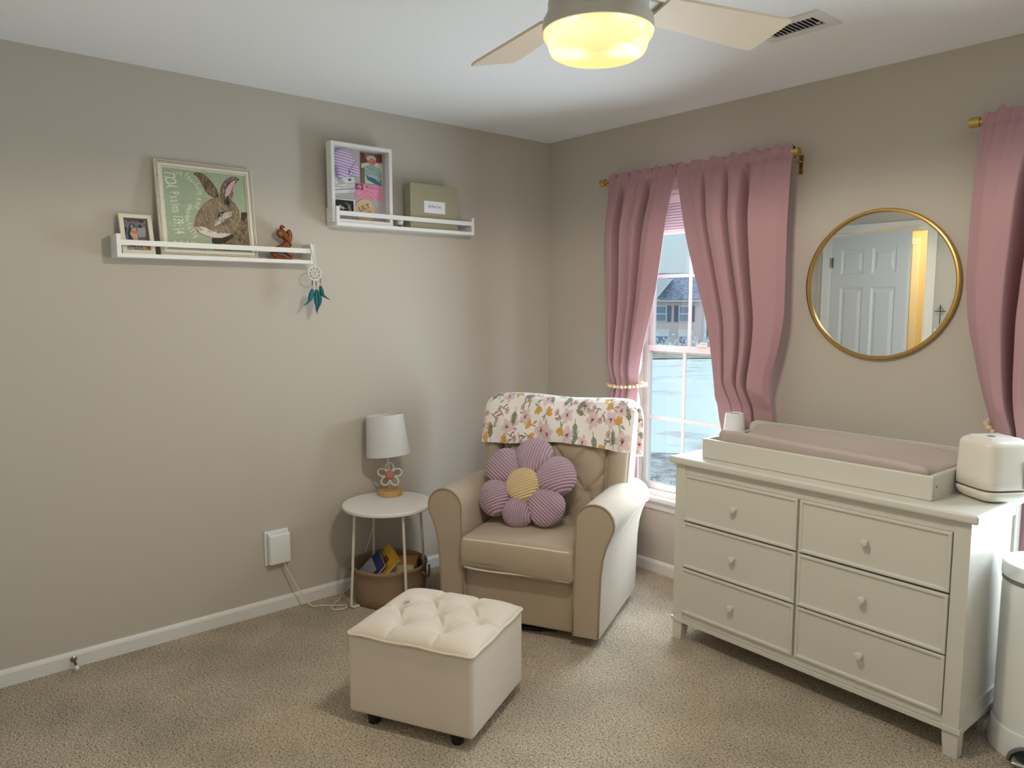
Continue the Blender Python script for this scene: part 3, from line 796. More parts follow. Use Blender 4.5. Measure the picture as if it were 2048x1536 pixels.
# ------------------------------------------------------------------ pedal bin
BN = thing('pedal_bin', 'white round step bin with grey pedal beside the dresser at the right edge', 'bin', (2.750, -0.37, 0), 0.10)
bm = bmesh.new(); lathe(bm, [(0.128, 0.085), (0.128, 0.55), (0.126, 0.575)], 56, cap=True); hard('body', bm, M['whiteplastic'], BN)
bm = bmesh.new()
lathe(bm, [(0, 0.0), (0.136, 0.0), (0.139, 0.006), (0.134, 0.088), (0.131, 0.0935), (0.127, 0.095)], 56, cap=False); hard('base', bm, M['whiteplastic'], BN)
bm = bmesh.new(); lathe(bm, [(0.126, 0.575), (0.1295, 0.578), (0.1295, 0.588), (0.126, 0.590)], 56, cap=False); hard('grey_ring', bm, M['grey'], BN)
bm = bmesh.new(); lathe(bm, [(0.128, 0.590), (0.1315, 0.592), (0.1315, 0.630), (0.129, 0.637), (0.120, 0.6405), (0.095, 0.6415), (0.092, 0.6395), (0, 0.640)], 56, cap=False); hard('lid', bm, M['whiteplastic'], BN)
bm = bmesh.new()
n = 16; ang = np.linspace(-0.42, 0.42, n)
for k in range(n-1):                     # arched pedal opening round the front of the base
    pass
A = [(0.141*math.sin(a), -0.141*math.cos(a), 0.004+0.058*math.cos(a/0.42*PI/2)**0.6+0.0) for a in ang]
tube(bm, A, 0.006, 8); pedal_arch = hard('pedal_arch', bm, M['grey'], BN)
bm = bmesh.new()
top = A; 
for k in range(n-1):
    (x0, y0, z0), (x1, y1, z1) = A[k], A[k+1]
    vs = [bm.verts.new(q) for q in ((x0*0.998, y0*0.998, 0.002), (x1*0.998, y1*0.998, 0.002), (x1*0.998, y1*0.998, z1), (x0*0.998, y0*0.998, z0))]
    bm.faces.new(vs)
obj('opening_shade', bm, M['dark'], BN)  # dark face painted for the shade inside the opening, no hole cut
bm = rbox(0.042, 0.03, 0.007, 0.006, 6, 3)
for v in bm.verts:
    v.co.y -= 0.158+0.25*v.co.x**2*0; v.co.z += 0.022-0.1*(v.co.y+0.158)*-1*0.6
obj('pedal', bm, mat('satin metal pedal', (172, 172, 170), 0.3, 1.0), BN)

# ------------------------------------------------------------------ mirror
MR = thing('round_mirror', 'round wall mirror in a thin gold frame above the dresser', 'mirror', (2.004, 0, 1.553))
RXY = Matrix.Rotation(PI/2, 4, 'X')
bm = bmesh.new(); lathe(bm, [(0, 0.004), (0.299, 0.004), (0.299, 0.012), (0, 0.012)], 128, M=RXY, cap=False); hard('mirror_glass', bm, M['mirror'], MR)
bm = bmesh.new(); n = 128
prof = [(0.297, 0.002), (0.297, 0.021), (0.300, 0.025), (0.306, 0.026), (0.311, 0.024), (0.313, 0.018), (0.313, 0.002)]
rings = [[bm.verts.new(RXY @ Vector((r_*math.cos(2*PI*k/n), r_*math.sin(2*PI*k/n), z_))) for k in range(n)] for r_, z_ in prof]
for a, b in zip(rings, rings[1:]+rings[:1]):
    for k in range(n): bm.faces.new((a[k], a[(k+1) % n], b[(k+1) % n], b[k]))
bmesh.ops.recalc_face_normals(bm, faces=bm.faces)
hard('frame', bm, M['gold'], MR)

# ------------------------------------------------------------------ ceiling vent
VT = thing('ceiling_vent', 'white louvred air vent on the ceiling beyond the fan blade', 'vent', (1.960, -0.688, H), 0.0)
bm = bmesh.new(); fx, fy, fx0, fy0 = 0.130, 0.086, 0.096, 0.044
for (a, b, c_, d_) in ((-fx, -fx0, -fy, fy), (fx0, fx, -fy, fy), (-fx0, fx0, -fy, -fy0), (-fx0, fx0, fy0, fy)): box(bm, a, b, c_, d_, -0.006, 0)
hard('frame', bm, M['trim'], VT)
obj('duct_shade', B(-fx0, fx0, -fy0, fy0, -0.0012, 0.0), mat('duct shade', (26, 20, 16), 0.9), VT, smooth=False)  # flat dark sheet for the shade behind the louvres, no duct built
for k in range(12):
    x = -fx0+0.008+k*0.0163
    bm = bmesh.new(); box(bm, -0.0030, 0.0030, -fy0, fy0, -0.0006, 0.0006, M=Matrix.Translation((x, 0, -0.0042)) @ Matrix.Rotation(math.radians(24), 4, 'Y'))
    obj('louvre', bm, M['trim'], VT, smooth=False)
obj('lever', B(fx0-0.022, fx0-0.008, 0.010, 0.018, -0.008, -0.0055), M['trim'], VT, smooth=False)

# ------------------------------------------------------------------ ceiling fan with light
FC = (2.024, -1.757)
FN = thing('ceiling_fan', 'white ceiling fan with a lit amber glass bowl at the top of the room', 'ceiling fan', (FC[0], FC[1], H))
zz = lambda z: z-H
housing = mat('fan housing white', (196, 190, 178), 0.4)
bm = bmesh.new(); lathe(bm, [(0.0, zz(2.44)), (0.085, zz(2.44)), (0.085, zz(2.40)), (0.06, zz(2.385)), (0.05, zz(2.37))], 48, cap=False); hard('canopy', bm, housing, FN)
bm = bmesh.new(); lathe(bm, [(0.05, zz(2.375)), (0.105, zz(2.37)), (0.128, zz(2.35)), (0.128, zz(2.275)), (0.115, zz(2.262)), (0.10, zz(2.258))], 64, cap=False); hard('motor_housing', bm, housing, FN)
bm = bmesh.new(); lathe(bm, [(0.10, zz(2.242)), (0.122, zz(2.24)), (0.127, zz(2.236)), (0.128, zz(2.212)), (0.131, zz(2.205)), (0.1395, zz(2.190)), (0.1415, zz(2.178)), (0.1415, zz(2.161)), (0.137, zz(2.160)), (0.02, zz(2.178)), (0, zz(2.178))], 64, cap=False); hard('light_kit', bm, housing, FN)
bladem = mat('cream fan blade', (232, 214, 188), 0.5)
for k in range(4):
    a = math.radians(77+90*k); Rm = Matrix.Rotation(a, 4, 'Z')
    bm = bmesh.new(); n = 14
    out = []
    for i in range(n+1):
        t = i/n; x = 0.19+0.41*t; w = 0.058+0.026*t
        if t > 0.93: w *= 0.93
        out.append((x, w))
    pts = [(x, -w) for x, w in out]+[(x, w) for x, w in out[::-1]]
    vs = prism(bm, pts, -0.004, 0.004, 'z')
    tl = Matrix.Rotation(math.radians(-12), 4, 'X')
    for v in vs: v.co = Rm @ (Matrix.Translation((0, 0, zz(2.25))) @ (tl @ v.co))
    b = obj('blade', bm, bladem, FN, smooth=False)
    bm = bmesh.new(); vs = box(bm, 0.09, 0.24, -0.022, 0.022, 0.006, 0.012, 0.003)
    for v in vs: v.co = Rm @ (Matrix.Translation((0, 0, zz(2.25))) @ (tl @ v.co))
    hard('blade_iron', bm, housing, b)
def bowl_mat():
    """lit amber glass: see-through with its own glow, hottest next to the two bulbs"""
    m = bpy.data.materials.new('amber lit glass'); m.use_nodes = True; nt = m.node_tree; nt.nodes.remove(nt.nodes['Principled BSDF']); out = nt.nodes['Material Output']
    tr = nt.nodes.new('ShaderNodeBsdfTransparent'); tr.inputs['Color'].default_value = (0.82, 0.78, 0.70, 1)
    gl = nt.nodes.new('ShaderNodeBsdfGlossy'); gl.inputs['Roughness'].default_value = 0.12
    m2 = nt.nodes.new('ShaderNodeMixShader'); m2.inputs[0].default_value = 0.04; nt.links.new(tr.outputs[0], m2.inputs[1]); nt.links.new(gl.outputs[0], m2.inputs[2])
    tc = nt.nodes.new('ShaderNodeTexCoord'); prev = None
    for s in (-1, 1):
        d = nt.nodes.new('ShaderNodeVectorMath'); d.operation = 'DISTANCE'; d.inputs[1].default_value = BULB[s]
        nt.links.new(tc.outputs['Object'], d.inputs[0])
        p = nt.nodes.new('ShaderNodeMapRange'); p.inputs['From Min'].default_value = 0.085; p.inputs['From Max'].default_value = 0.02; p.inputs['To Min'].default_value = 0; p.inputs['To Max'].default_value = 1
        p.interpolation_type = 'SMOOTHSTEP'; nt.links.new(d.outputs['Value'], p.inputs['Value'])
        if prev is None: prev = p.outputs[0]
        else:
            ad = nt.nodes.new('ShaderNodeMath'); ad.operation = 'ADD'; nt.links.new(prev, ad.inputs[0]); nt.links.new(p.outputs[0], ad.inputs[1]); prev = ad.outputs[0]
    lw = nt.nodes.new('ShaderNodeLayerWeight'); lw.inputs['Blend'].default_value = 0.10       # brighter glow at grazing edges, painted into the emission
    ad = nt.nodes.new('ShaderNodeMath'); ad.operation = 'ADD'; nt.links.new(prev, ad.inputs[0]); nt.links.new(lw.outputs['Facing'], ad.inputs[1])
    r = nt.nodes.new('ShaderNodeValToRGB'); e = r.color_ramp.elements
    e[0].position = 0.05; e[0].color = (0.78, 0.40, 0.06, 1); e[1].position = 1.0; e[1].color = (1.1, 0.95, 0.62, 1)
    k = e.new(0.5); k.color = (0.90, 0.49, 0.11, 1)
    nt.links.new(ad.outputs[0], r.inputs['Fac'])
    em = nt.nodes.new('ShaderNodeEmission'); em.inputs['Strength'].default_value = 0.85; nt.links.new(r.outputs['Color'], em.inputs['Color'])
    a2 = nt.nodes.new('ShaderNodeAddShader'); nt.links.new(m2.outputs[0], a2.inputs[0]); nt.links.new(em.outputs[0], a2.inputs[1])
    nt.links.new(a2.outputs[0], out.inputs['Surface'])
    return m
aB = math.atan2(CAMP[1]-FC[1], CAMP[0]-FC[0])-0.015
BULB = {s: (s*0.072*math.cos(aB+PI/2)+0.03*math.cos(aB), s*0.072*math.sin(aB+PI/2)+0.03*math.sin(aB), zz(2.124)) for s in (-1, 1)}
bm = bmesh.new(); lathe(bm, [(0.1385, zz(2.1605)), (0.1385, zz(2.152)), (0.134, zz(2.146)), (0.1295, zz(2.142)), (0.1245, zz(2.122)), (0.119, zz(2.112)), (0.108, zz(2.106)), (0.08, zz(2.1035)), (0.04, zz(2.1025)), (0, zz(2.102))], 72, cap=False)
hard('glass_bowl', bm, bowl_mat(), FN)
# badge on the housing facing the camera
aB = math.atan2(CAMP[1]-FC[1], CAMP[0]-FC[0])-0.015
Rb = Matrix.Rotation(aB+PI/2, 4, 'Z')
bm = bmesh.new(); rB = 0.1375
def onhousing(x, z, d=0.0):          # wrap a flat badge round the housing
    th = x/rB; r_ = (0.1335 if z > 2.196 else 0.1335)+d+(2.207-z)*0.36
    return Rb @ Vector((r_*math.sin(th), -r_*math.cos(th), zz(z)))
pts = [(-0.027, 2.190), (0.027, 2.190), (0.030, 2.1955), (0.0285, 2.199), (0.030, 2.203), (0.027, 2.2085), (-0.027, 2.2085), (-0.030, 2.203), (-0.0285, 2.199), (-0.030, 2.1955)]
gx = np.linspace(-1, 1, 13)
cols_ = []
for g in gx: cols_.append((onhousing(0.0285*g, 2.1905, 0.001), onhousing(0.0285*g, 2.2085, 0.001)))
for (a, b), (c_, d_) in zip(cols_[:-1], cols_[1:]):
    bm.faces.new([bm.verts.new(q) for q in (a, c_, d_, b)])
for sx in (-1, 1):
    bm.faces.new([bm.verts.new(onhousing(sx*x_, z_, 0.001)) for x_, z_ in ((0.0285, 2.194), (0.0305, 2.1965), (0.0305, 2.2025), (0.0285, 2.205))])
badge = obj('badge', bm, mat('dark badge', (38, 30, 26), 0.4), FN)
bm = bmesh.new(); vs, fs = text_verts('HUNTER', 0.0125)
w = max(v.x for v in vs)
nv = [bm.verts.new(onhousing(v.x-w/2, 2.195+v.y, 0.0018)) for v in vs]
for f in fs: bm.faces.new([nv[i] for i in f])
obj('badge_lettering', bm, mat('silver lettering', (214, 208, 196), 0.4), badge)
# bulbs
LAMP_E = 30.0
for s in (-1, 1):
    L = bpy.data.lights.new('fan_bulb', 'SPOT'); L.energy = LAMP_E; L.color = (1.0, 0.945, 0.87); L.shadow_soft_size = 0.05; L.spot_size = math.radians(180); L.spot_blend = 0.2
    lo = bpy.data.objects.new('fan_bulb', L); COL.objects.link(lo); lo.location = (FC[0]+BULB[s][0], FC[1]+BULB[s][1], H+BULB[s][2]+0.01)
# ------------------------------------------------------------------ armchair (local: x to the chair's left as seen from the front, -y forward)
CA = 0.455
CH = thing('armchair', 'beige upholstered armchair with rolled arms and tufted back, in the corner', 'armchair', (0.834, -0.826, 0), CA)
YF, YB = -0.325, 0.33
bm = bmesh.new(); lathe(bm, [(0, 0), (0.25, 0), (0.26, 0.008), (0.26, 0.02), (0.22, 0.028), (0.06, 0.035), (0.06, 0.06), (0, 0.06)], 40); hard('swivel_base', bm, M['dark'], CH)
bm = rbox(0.272, 0.30, 0.125, 0.012, 6, 3)
for v in bm.verts: v.co.z += 0.045+0.125; v.co.y += 0.005
obj('front_panel', bm, M['linen'], CH)
def armprof(s):
    inner = [(0.262, 0.045), (0.264, 0.20), (0.268, 0.36), (0.270, 0.44), (0.272, 0.50)]
    roll = [(0.356+0.0845*math.cos(a), 0.553+0.083*math.sin(a)) for a in np.linspace(PI, -0.35, 22)]
    outer = [(0.425, 0.498), (0.407, 0.455), (0.393, 0.40), (0.385, 0.33), (0.381, 0.22), (0.378, 0.12), (0.376, 0.045)]
    return [(s*x, z) for x, z in inner+roll+outer]
for s in (-1, 1):
    pr = armprof(s)
    bm = bmesh.new(); n = len(pr)
    ys = [YF+0.004, YF+0.012]+list(np.linspace(YF+0.03, YB, 12))
    rings = []
    for j, y in enumerate(ys):
        k = (y-YF)/(YB-YF)
        rr = []
        for (x, z) in pr:
            cx_, cz_ = s*0.325, 0.33
            sc = 0.985 if j == 0 else 1.0
            drop = -0.022*max(0, (k-0.55)/0.45)**2*(1 if z > 0.5 else 0)
            rr.append(bm.verts.new((cx_+(x-cx_)*sc, y, cz_+(z-cz_)*sc+drop+(0.045-0.045)*0)))
        rings.append(rr)
    for a, b in zip(rings[:-1], rings[1:]):
        for i in range(n): bm.faces.new((a[i], a[(i+1) % n], b[(i+1) % n], b[i]))
    bm.faces.new(rings[0]); bm.faces.new(rings[-1])
    arm = hard('arm', bm, M['linenlight'] if False else M['linen'], CH)
    bm = bmesh.new(); tube(bm, [(s*0.325+(x-s*0.325)*0.995, YF+0.004, z) for x, z in pr], 0.0042, 8); obj('piping', bm, M['piping'], arm)
    # side seam following the roll from the front waist up to the back
    bm = bmesh.new(); tube(bm, spline([(s*0.3925, YF+0.01, 0.398), (s*0.400, YF+0.12, 0.430), (s*0.418, YF+0.30, 0.482), (s*0.436, YF+0.48, 0.530), (s*0.4415, YB-0.02, 0.555)], 6), 0.003, 6); obj('side_seam', bm, M['pipelight'], arm)
# seat cushion
def seatfn(p):
    x, y, z = p
    k = max(0, 1-(x/0.27)**2)*max(0, 1-((y+0.02)/0.33)**2)
    return (x, y-0.012*max(0, 1-(z/0.07)**2)*(y < -0.2), z+0.020*k*(z > 0)-(0.006*math.sin(x*12)*(z < -0.04)*(y < -0.2)))
bm = rbox(0.266, 0.285, 0.073, 0.02, 18, 4, seatfn)
for v in bm.verts: v.co += Vector((0, -0.062, 0.358))
sc_ = obj('seat_cushion', bm, M['linen'], CH)
for z in (0.421, 0.293):
    bm = bmesh.new(); yf = -0.062-0.285
    L_ = [(-0.258, 0.15, z), (-0.258, -0.2, z), (-0.257, yf+0.016, z), (-0.248, yf+0.004, z)]+[(x, yf+0.001, z+(0.004*math.sin(x*12) if z < 0.35 else 0.003*(1-(x/.25)**2))) for x in np.linspace(-0.22, 0.22, 14)]+[(0.248, yf+0.004, z), (0.257, yf+0.016, z), (0.258, -0.2, z), (0.258, 0.15, z)]
    tube(bm, L_, 0.0046, 8); obj('piping', bm, M['pipelight'], sc_)
# backrest
def backy(z): return 0.095+0.10*(z-0.45)/0.55          # front of the shell, leaning back
def backhalf(z):
    h = 0.372+0.012*(z-0.45)/0.5
    if z > 0.93: h -= 0.055*((z-0.93)/0.065)**2.2
    return h
zt = 0.992
zs = np.concatenate([np.linspace(0.30, 0.92, 12), np.linspace(0.935, zt, 8)])
nu = 56
def shell_ring(z):
    h = backhalf(z); y0 = backy(z)+0.012; y1 = y0+0.17-0.035*max(0, (z-0.8)/0.2)
    if z > 0.94: y0 += 0.03*((z-0.94)/0.052)**2; y1 -= 0.05*((z-0.94)/0.052)**2
    out = []; rr = 0.03; cx, cy, hx, hy = 0, (y0+y1)/2, h, (y1-y0)/2
    for k in range(nu):
        a = 2*PI*k/nu; c, s = math.cos(a), math.sin(a); e = 0.28
        out.append((hx*math.copysign(abs(c)**e, c), cy+hy*math.copysign(abs(s)**e, s), z))
    return out
P = np.array([shell_ring(z) for z in zs])
bm = bmesh.new(); rings = [[bm.verts.new(q) for q in r_] for r_ in P]
for a, b in zip(rings[:-1], rings[1:]):
    for k in range(nu): bm.faces.new((a[k], a[(k+1) % nu], b[(k+1) % nu], b[k]))
bm.faces.new(rings[0])
ctr = bm.verts.new((0, float(P[-1][:, 1].mean()), zt+0.006))
for k in range(nu): bm.faces.new((rings[-1][k], rings[-1][(k+1) % nu], ctr))
BK = obj('backrest', bm, M['linen'], CH)
# tufted inner pad
tufts = []
for r_, zc in enumerate((0.92, 0.805, 0.692, 0.579, 0.466)):
    for x in ((-0.19, 0.0, 0.19) if r_ % 2 == 1 else (-0.285, -0.095, 0.095, 0.285)): tufts.append((x, zc))
def tuft_depth(x, z):
    d = np.zeros_like(x)
    for (a, b) in tufts:
        if abs(a) > 0.25: continue
        d = np.maximum(d, 0.036*np.exp(-(((x-a)**2+(z-b)**2)/0.030**2)**0.55))
    for (a, b) in tufts:                    # creases along the diamond lines
        for sx in (-1, 1):
            a2, b2 = a+sx*0.095, b-0.113
            dx, dz = a2-a, b2-b; t = np.clip(((x-a)*dx+(z-b)*dz)/(dx*dx+dz*dz), 0, 1)
            dist = np.hypot(x-a-t*dx, z-b-t*dz)
            d = np.maximum(d, 0.013*np.exp(-(dist/0.007)**1.1)+0.005*np.exp(-(dist/0.022)**2))
    return d
Xg, Zg = np.meshgrid(np.linspace(-0.268, 0.268, 130), np.linspace(0.40, 0.962, 140))
edge = np.clip((1-np.abs(Xg/0.268)**6), 0, 1)**0.5*np.clip(1-np.clip((Zg-0.86)/0.102, 0, 1)**4, 0, 1)**0.5
Yg = 0.095+0.10*(Zg-0.45)/0.55+0.02-0.062*edge-0.012*np.exp(-((Zg-0.52)/0.1)**2)*edge+tuft_depth(Xg, Zg)
obj_pad = grid_mesh('tufted_pad', np.stack([Xg, Yg, Zg], -1), M['linen'], BK, flip=False)
bm = bmesh.new()
for (a, b) in tufts:
    if abs(a) < 0.25 and b > 0.42:
        y = 0.095+0.10*(b-0.45)/0.55+0.02-0.062+0.020
        lathe(bm, [(0.0, -0.004), (0.008, -0.003), (0.0095, 0.0), (0.006, 0.003), (0, 0.0045)], 12, M=Matrix.Translation((a, y, b)) @ Matrix.Rotation(PI/2, 4, 'X'))
obj('buttons', bm, M['linen'], obj_pad) if False else bm.free()
# side bolsters of the back
for s in (-1, 1):
    Tt, Zg2 = np.meshgrid(np.linspace(0, 1, 26), np.linspace(0.42, 0.975, 60))
    x0 = 0.272; hx = np.array([[backhalf(z) for z in Zg2[:, 0]]]).T-0.002
    Xb = x0+(hx-x0)*Tt
    prof = np.sin(PI*np.clip(Tt, 0.0, 1))**0.45
    topf = np.clip(1-np.clip((Zg2-0.90)/0.075, 0, 1)**3, 0, 1)**0.5
    Yb = 0.095+0.10*(Zg2-0.45)/0.55+0.022-0.050*prof*topf
    grid_mesh('side_bolster', np.stack([s*Xb, Yb, Zg2], -1), M['linen'], BK, flip=(s < 0))
    bm = bmesh.new(); tube(bm, [(s*(backhalf(z)-0.001), backy(z)+0.020, z) for z in np.linspace(0.45, 0.965, 24)], 0.0045, 8); obj('piping', bm, M['pipelight'], BK)
    # tufting folds of the outer side seam
bm = bmesh.new(); tube(bm, [(x, backy(0.985)+0.05, 0.990-0.02*(abs(x)/0.33)**4) for x in np.linspace(-0.33, 0.33, 30)], 0.0045, 8); obj('piping', bm, M['pipelight'], BK)

# ------------------------------------------------------------------ floral blanket over the chair back
cv = Canvas(560, 330, (244, 238, 232), asp=560/330)
def petals(u, v, r, n, col, core, ang0):
    for k in range(n):
        a = ang0+2*PI*k/n
        cv.ell(u+r*0.55*math.cos(a), v+r*0.55*math.sin(a)*cv.asp, r*0.55, r*0.40*cv.asp, col, a, 0.75, 0.25)
    for k in range(7):
        a = rng.uniform(0, 2*PI); cv.line([(u, v), (u+r*0.35*math.cos(a), v+r*0.35*math.sin(a)*cv.asp)], r*0.035, core, 0.8)
    cv.ell(u, v, r*0.14, r*0.14*cv.asp, core)
def leafspray(u, v, L, ang, col, n=4, w=0.3):
    c, s = math.cos(ang), math.sin(ang)
    cv.line([(u, v), (u+L*c, v+L*s*cv.asp)], L*0.03, (120, 116, 84))
    for k in range(n):
        t = 0.3+0.7*k/n
        for sg in (-1, 1):
            a = ang+sg*0.65; l = L*0.42*(1-0.35*t)
            uu, vv = u+L*t*c, v+L*t*s*cv.asp
            cv.ell(uu+l*0.5*math.cos(a), vv+l*0.5*math.sin(a)*cv.asp, l*0.55, l*0.55*w*cv.asp, col, a, 0.9)
    cv.ell(u+L*1.05*c, v+L*1.05*s*cv.asp, L*0.2, L*0.07*cv.asp, col, ang, 0.9)
pink = [(222, 190, 192), (206, 168, 176), (228, 200, 200)]; green = [(136, 140, 104), (116, 126, 96), (152, 150, 112)]
items = []
tries = 0
while len(items) < 150 and tries < 6000:
    tries += 1
    u, v = rng.uniform(0.0, 1.0), rng.uniform(0.0, 1.0)
    if all(math.hypot(u-a, (v-b)/cv.asp) > 0.046 for a, b in items): items.append((u, v))
for i, (u, v) in enumerate(items):
    k = i % 6; a = rng.uniform(0, 2*PI)
    if k in (0, 3):
        petals(u, v, rng.uniform(0.034, 0.05), 5, pink[i % 3], (120, 62, 80), a)
        leafspray(u+0.035*math.cos(a+1), v+0.035*math.sin(a+1)*cv.asp, 0.03, a+1, green[i % 3], 3)
    elif k in (1, 4): leafspray(u, v, rng.uniform(0.055, 0.075), a, green[i % 3], 4)
    elif k == 2:
        for j in range(3):
            b = a+(j-1)*0.7; cv.ell(u+0.018*math.cos(b), v+0.018*math.sin(b)*cv.asp, 0.022, 0.012*cv.asp, (214, 160, 70), b, 0.9, 0.2)
        cv.line([(u, v), (u-0.035*math.cos(a), v-0.035*math.sin(a)*cv.asp)], 0.002, (110, 108, 80)); leafspray(u-0.01*math.cos(a), v, 0.03, a+2.4, green[1], 3)
    else:
        cv.ell(u, v, 0.022, 0.015*cv.asp, (196, 150, 152), a, 0.8, 0.3); cv.line([(u, v), (u+0.05*math.cos(a+2), v+0.05*math.sin(a+2)*cv.asp)], 0.0018, (98, 92, 80))
        for j in range(4): cv.ell(u+0.03*math.cos(a+2+j*0.3), v+0.03*math.sin(a+2+j*0.3)*cv.asp, 0.0045, 0.0045*cv.asp, (150, 90, 96))
# the drape path runs from the front hem over the top and down behind
def drape(u, side):
    x = -0.372+0.762*u
    hem = 0.790+0.022*math.exp(-((u-0.55)/0.25)**2)-0.012*(1-u)-0.012*u**6
    return x, hem
nv, nu_ = cv.h, cv.w
Uq = np.linspace(0, 1, nu_)
path = []
P = np.zeros((nv, nu_, 3))
for i, u in enumerate(Uq):
    x, hem = drape(u, 0)
    edge = max(0, (abs(x)-0.33)/0.055)
    ztop = 1.004-0.030*edge**2+0.004*math.sin(u*9)+0.006*math.exp(-((u-0.3)/0.2)**2)
    yt0 = backy(0.97)+0.002; yt1 = yt0+0.115
    pts = [(0.030+0.022*math.sin(u*4+0.6)*0.3+0.0, hem)]
    # front fall: clears pad and bolsters
    f = []
    for t in np.linspace(0, 1, 12):
        z = hem+(0.965-hem)*t
        y = 0.095+0.10*(z-0.45)/0.55-0.050-0.006*math.sin(u*17+z*20)-0.004*math.sin(u*41+1)*(1-t)
        y += 0.030*t**3+0.018*edge**2
        f.append((y, z))
    f += [(backy(0.97)+0.006, ztop-0.012), (backy(0.97)+0.035, ztop), (backy(0.97)+0.08, ztop+0.002), (backy(0.97)+0.125, ztop-0.008), (backy(0.97)+0.160, ztop-0.05)]
    f += [(backy(0.8)+0.215, z) for z in np.linspace(0.90, 0.72+0.02*math.sin(u*6), 5)]
    f = np.array(f); d = np.concatenate([[0], np.cumsum(np.hypot(*np.diff(f, axis=0).T))]); q = np.linspace(0, d[-1], nv)[::-1]
    P[:, i, 0] = x+0.006*math.sin(q[0]); P[:, i, 1] = np.interp(q, d, f[:, 0]); P[:, i, 2] = np.interp(q, d, f[:, 1])
for _ in range(3):
    P[1:-1, :, 1:] = (P[:-2, :, 1:]+2*P[1:-1, :, 1:]+P[2:, :, 1:])/4
bl = grid_mesh('floral_blanket', P, M['plush'], None, cv.a, flip=True, thick=0.007, offset=1.0)
bl.location = (0.834, -0.826, 0); bl.rotation_euler = (0, 0, CA)
tag(bl, 'white plush blanket printed with pink and yellow flowers, draped over the armchair back', 'blanket')

# ------------------------------------------------------------------ flower pillow
lav = wave_rib(mat('lavender ribbed plush', (206, 172, 190), 0.9, sheen=0.3), 26.0, 'Y', 0.9, 0.006, 0.42)
yel = wave_rib(mat('yellow ribbed plush', (240, 210, 156), 0.9, sheen=0.3), 26.0, 'Y', 0.9, 0.006, 0.22)
ca, sa = math.cos(CA), math.sin(CA)
def cloc(x, y, z): return (0.834+x*ca-y*sa, -0.826+x*sa+y*ca, z)
PL = thing('flower_pillow', 'lavender ribbed flower shaped pillow with yellow centre on the armchair seat', 'pillow', cloc(-0.062, -0.062, 0.612))
Rp = Matrix.Rotation(CA, 4, 'Z') @ Matrix.Rotation(math.radians(-31), 4, 'X') @ Matrix.Rotation(PI/2, 4, 'X')      # local z = pillow front
PL.rotation_euler = Rp.to_euler(); PL.scale = (1.09, 1.09, 1.05)
def petal_mesh():
    bm = bmesh.new(); n1, n2 = 28, 36
    def prof(t):                     # half width along the petal
        return 0.098*max(0, math.sin(PI*min(1, t)**0.62*0.985))**0.55
    top = []
    rows = []
    for i in range(n1+1):
        t = i/n1; t_ = t*t*(3-2*t)*0.5+t*0.5
        x = 0.045+0.183*t_
        # outline: narrow near the centre, round at the tip
        w = 0.024+0.064*math.sin(min(1, t_/0.62)*PI/2)
        if t_ > 0.52: w *= math.sqrt(max(0.0, 1-((t_-0.52)/0.48)**2.3))
        row = []
        for k in range(n2):
            a = 2*PI*k/n2
            hgt = 0.064*math.sin(PI*min(0.97, 0.16+0.80*t_))**0.6
            c, s = math.cos(a), math.sin(a)
            y = w*math.copysign(abs(c)**0.9, c); z = hgt*math.copysign(abs(s)**0.9, s)
            row.append(bm.verts.new((x, y, z*(1 if s > 0 else 0.75))))
        rows.append(row)
    for a, b in zip(rows[:-1], rows[1:]):
        for k in range(n2): bm.faces.new((a[k], a[(k+1) % n2], b[(k+1) % n2], b[k]))
    bm.faces.new(rows[0]); bm.faces.new(rows[-1])
    return bm
pm = None
for k in range(6):
    if pm is None: o = obj('petal', petal_mesh(), lav, PL); pm = o.data
    else:
        o = bpy.data.objects.new('petal', pm); COL.objects.link(o); o.parent = PL
    o.rotation_euler = (0, 0, math.radians(85-60*k)); s_ = [1.0, 1.02, 0.95, 0.80, 0.96, 1.0][k]; o.scale = (s_, s_, 1.0)
bm = rbox(0.078, 0.078, 0.036, 0.034, 6, 6)
bm.free(); bm = bmesh.new(); lathe(bm, [(0, -0.045), (0.06, -0.042), (0.074, -0.02), (0.076, 0.042), (0.072, 0.056), (0.060, 0.064), (0.03, 0.069), (0, 0.070)], 48)
o = obj('centre', bm, yel, PL); o.rotation_euler = (0, 0, math.radians(25))

# ------------------------------------------------------------------ ottoman
OT = thing('ottoman', 'cream upholstered ottoman with tufted top and black feet before the armchair', 'ottoman', (1.232, -1.717, 0), 0.46)
ow, od = 0.2425, 0.218
bm = rbox(ow, od, 0.142, 0.014, 6, 3)
for v in bm.verts: v.co.z += 0.045+0.142
obj('body', bm, M['linenlight'], OT)
ot = [(0, 0), (-0.165, 0), (0.165, 0), (-0.0825, 0.112), (0.0825, 0.112), (-0.0825, -0.112), (0.0825, -0.112)]
segs = []
for (a, b) in ot:
    for (c_, d_) in ot:
        if 0.1 < math.hypot(a-c_, b-d_) < 0.15: segs.append((a, b, c_, d_))
for sx in (-1, 1):
    segs += [(sx*0.165, 0, sx*ow, 0.0), (sx*0.0825, 0.112, sx*0.07, od), (sx*0.0825, -0.112, sx*0.09, -od)]
Xo, Yo = np.meshgrid(np.linspace(-ow, ow, 170), np.linspace(-od, od, 156))
ex = np.clip(1-np.abs(Xo/ow)**5, 0, 1)**0.5*np.clip(1-np.abs(Yo/od)**5, 0, 1)**0.5
dep = np.zeros_like(Xo)
for (a, b) in ot: dep = np.maximum(dep, 0.040*np.exp(-(((Xo-a)**2+(Yo-b)**2)/0.030**2)**0.55))
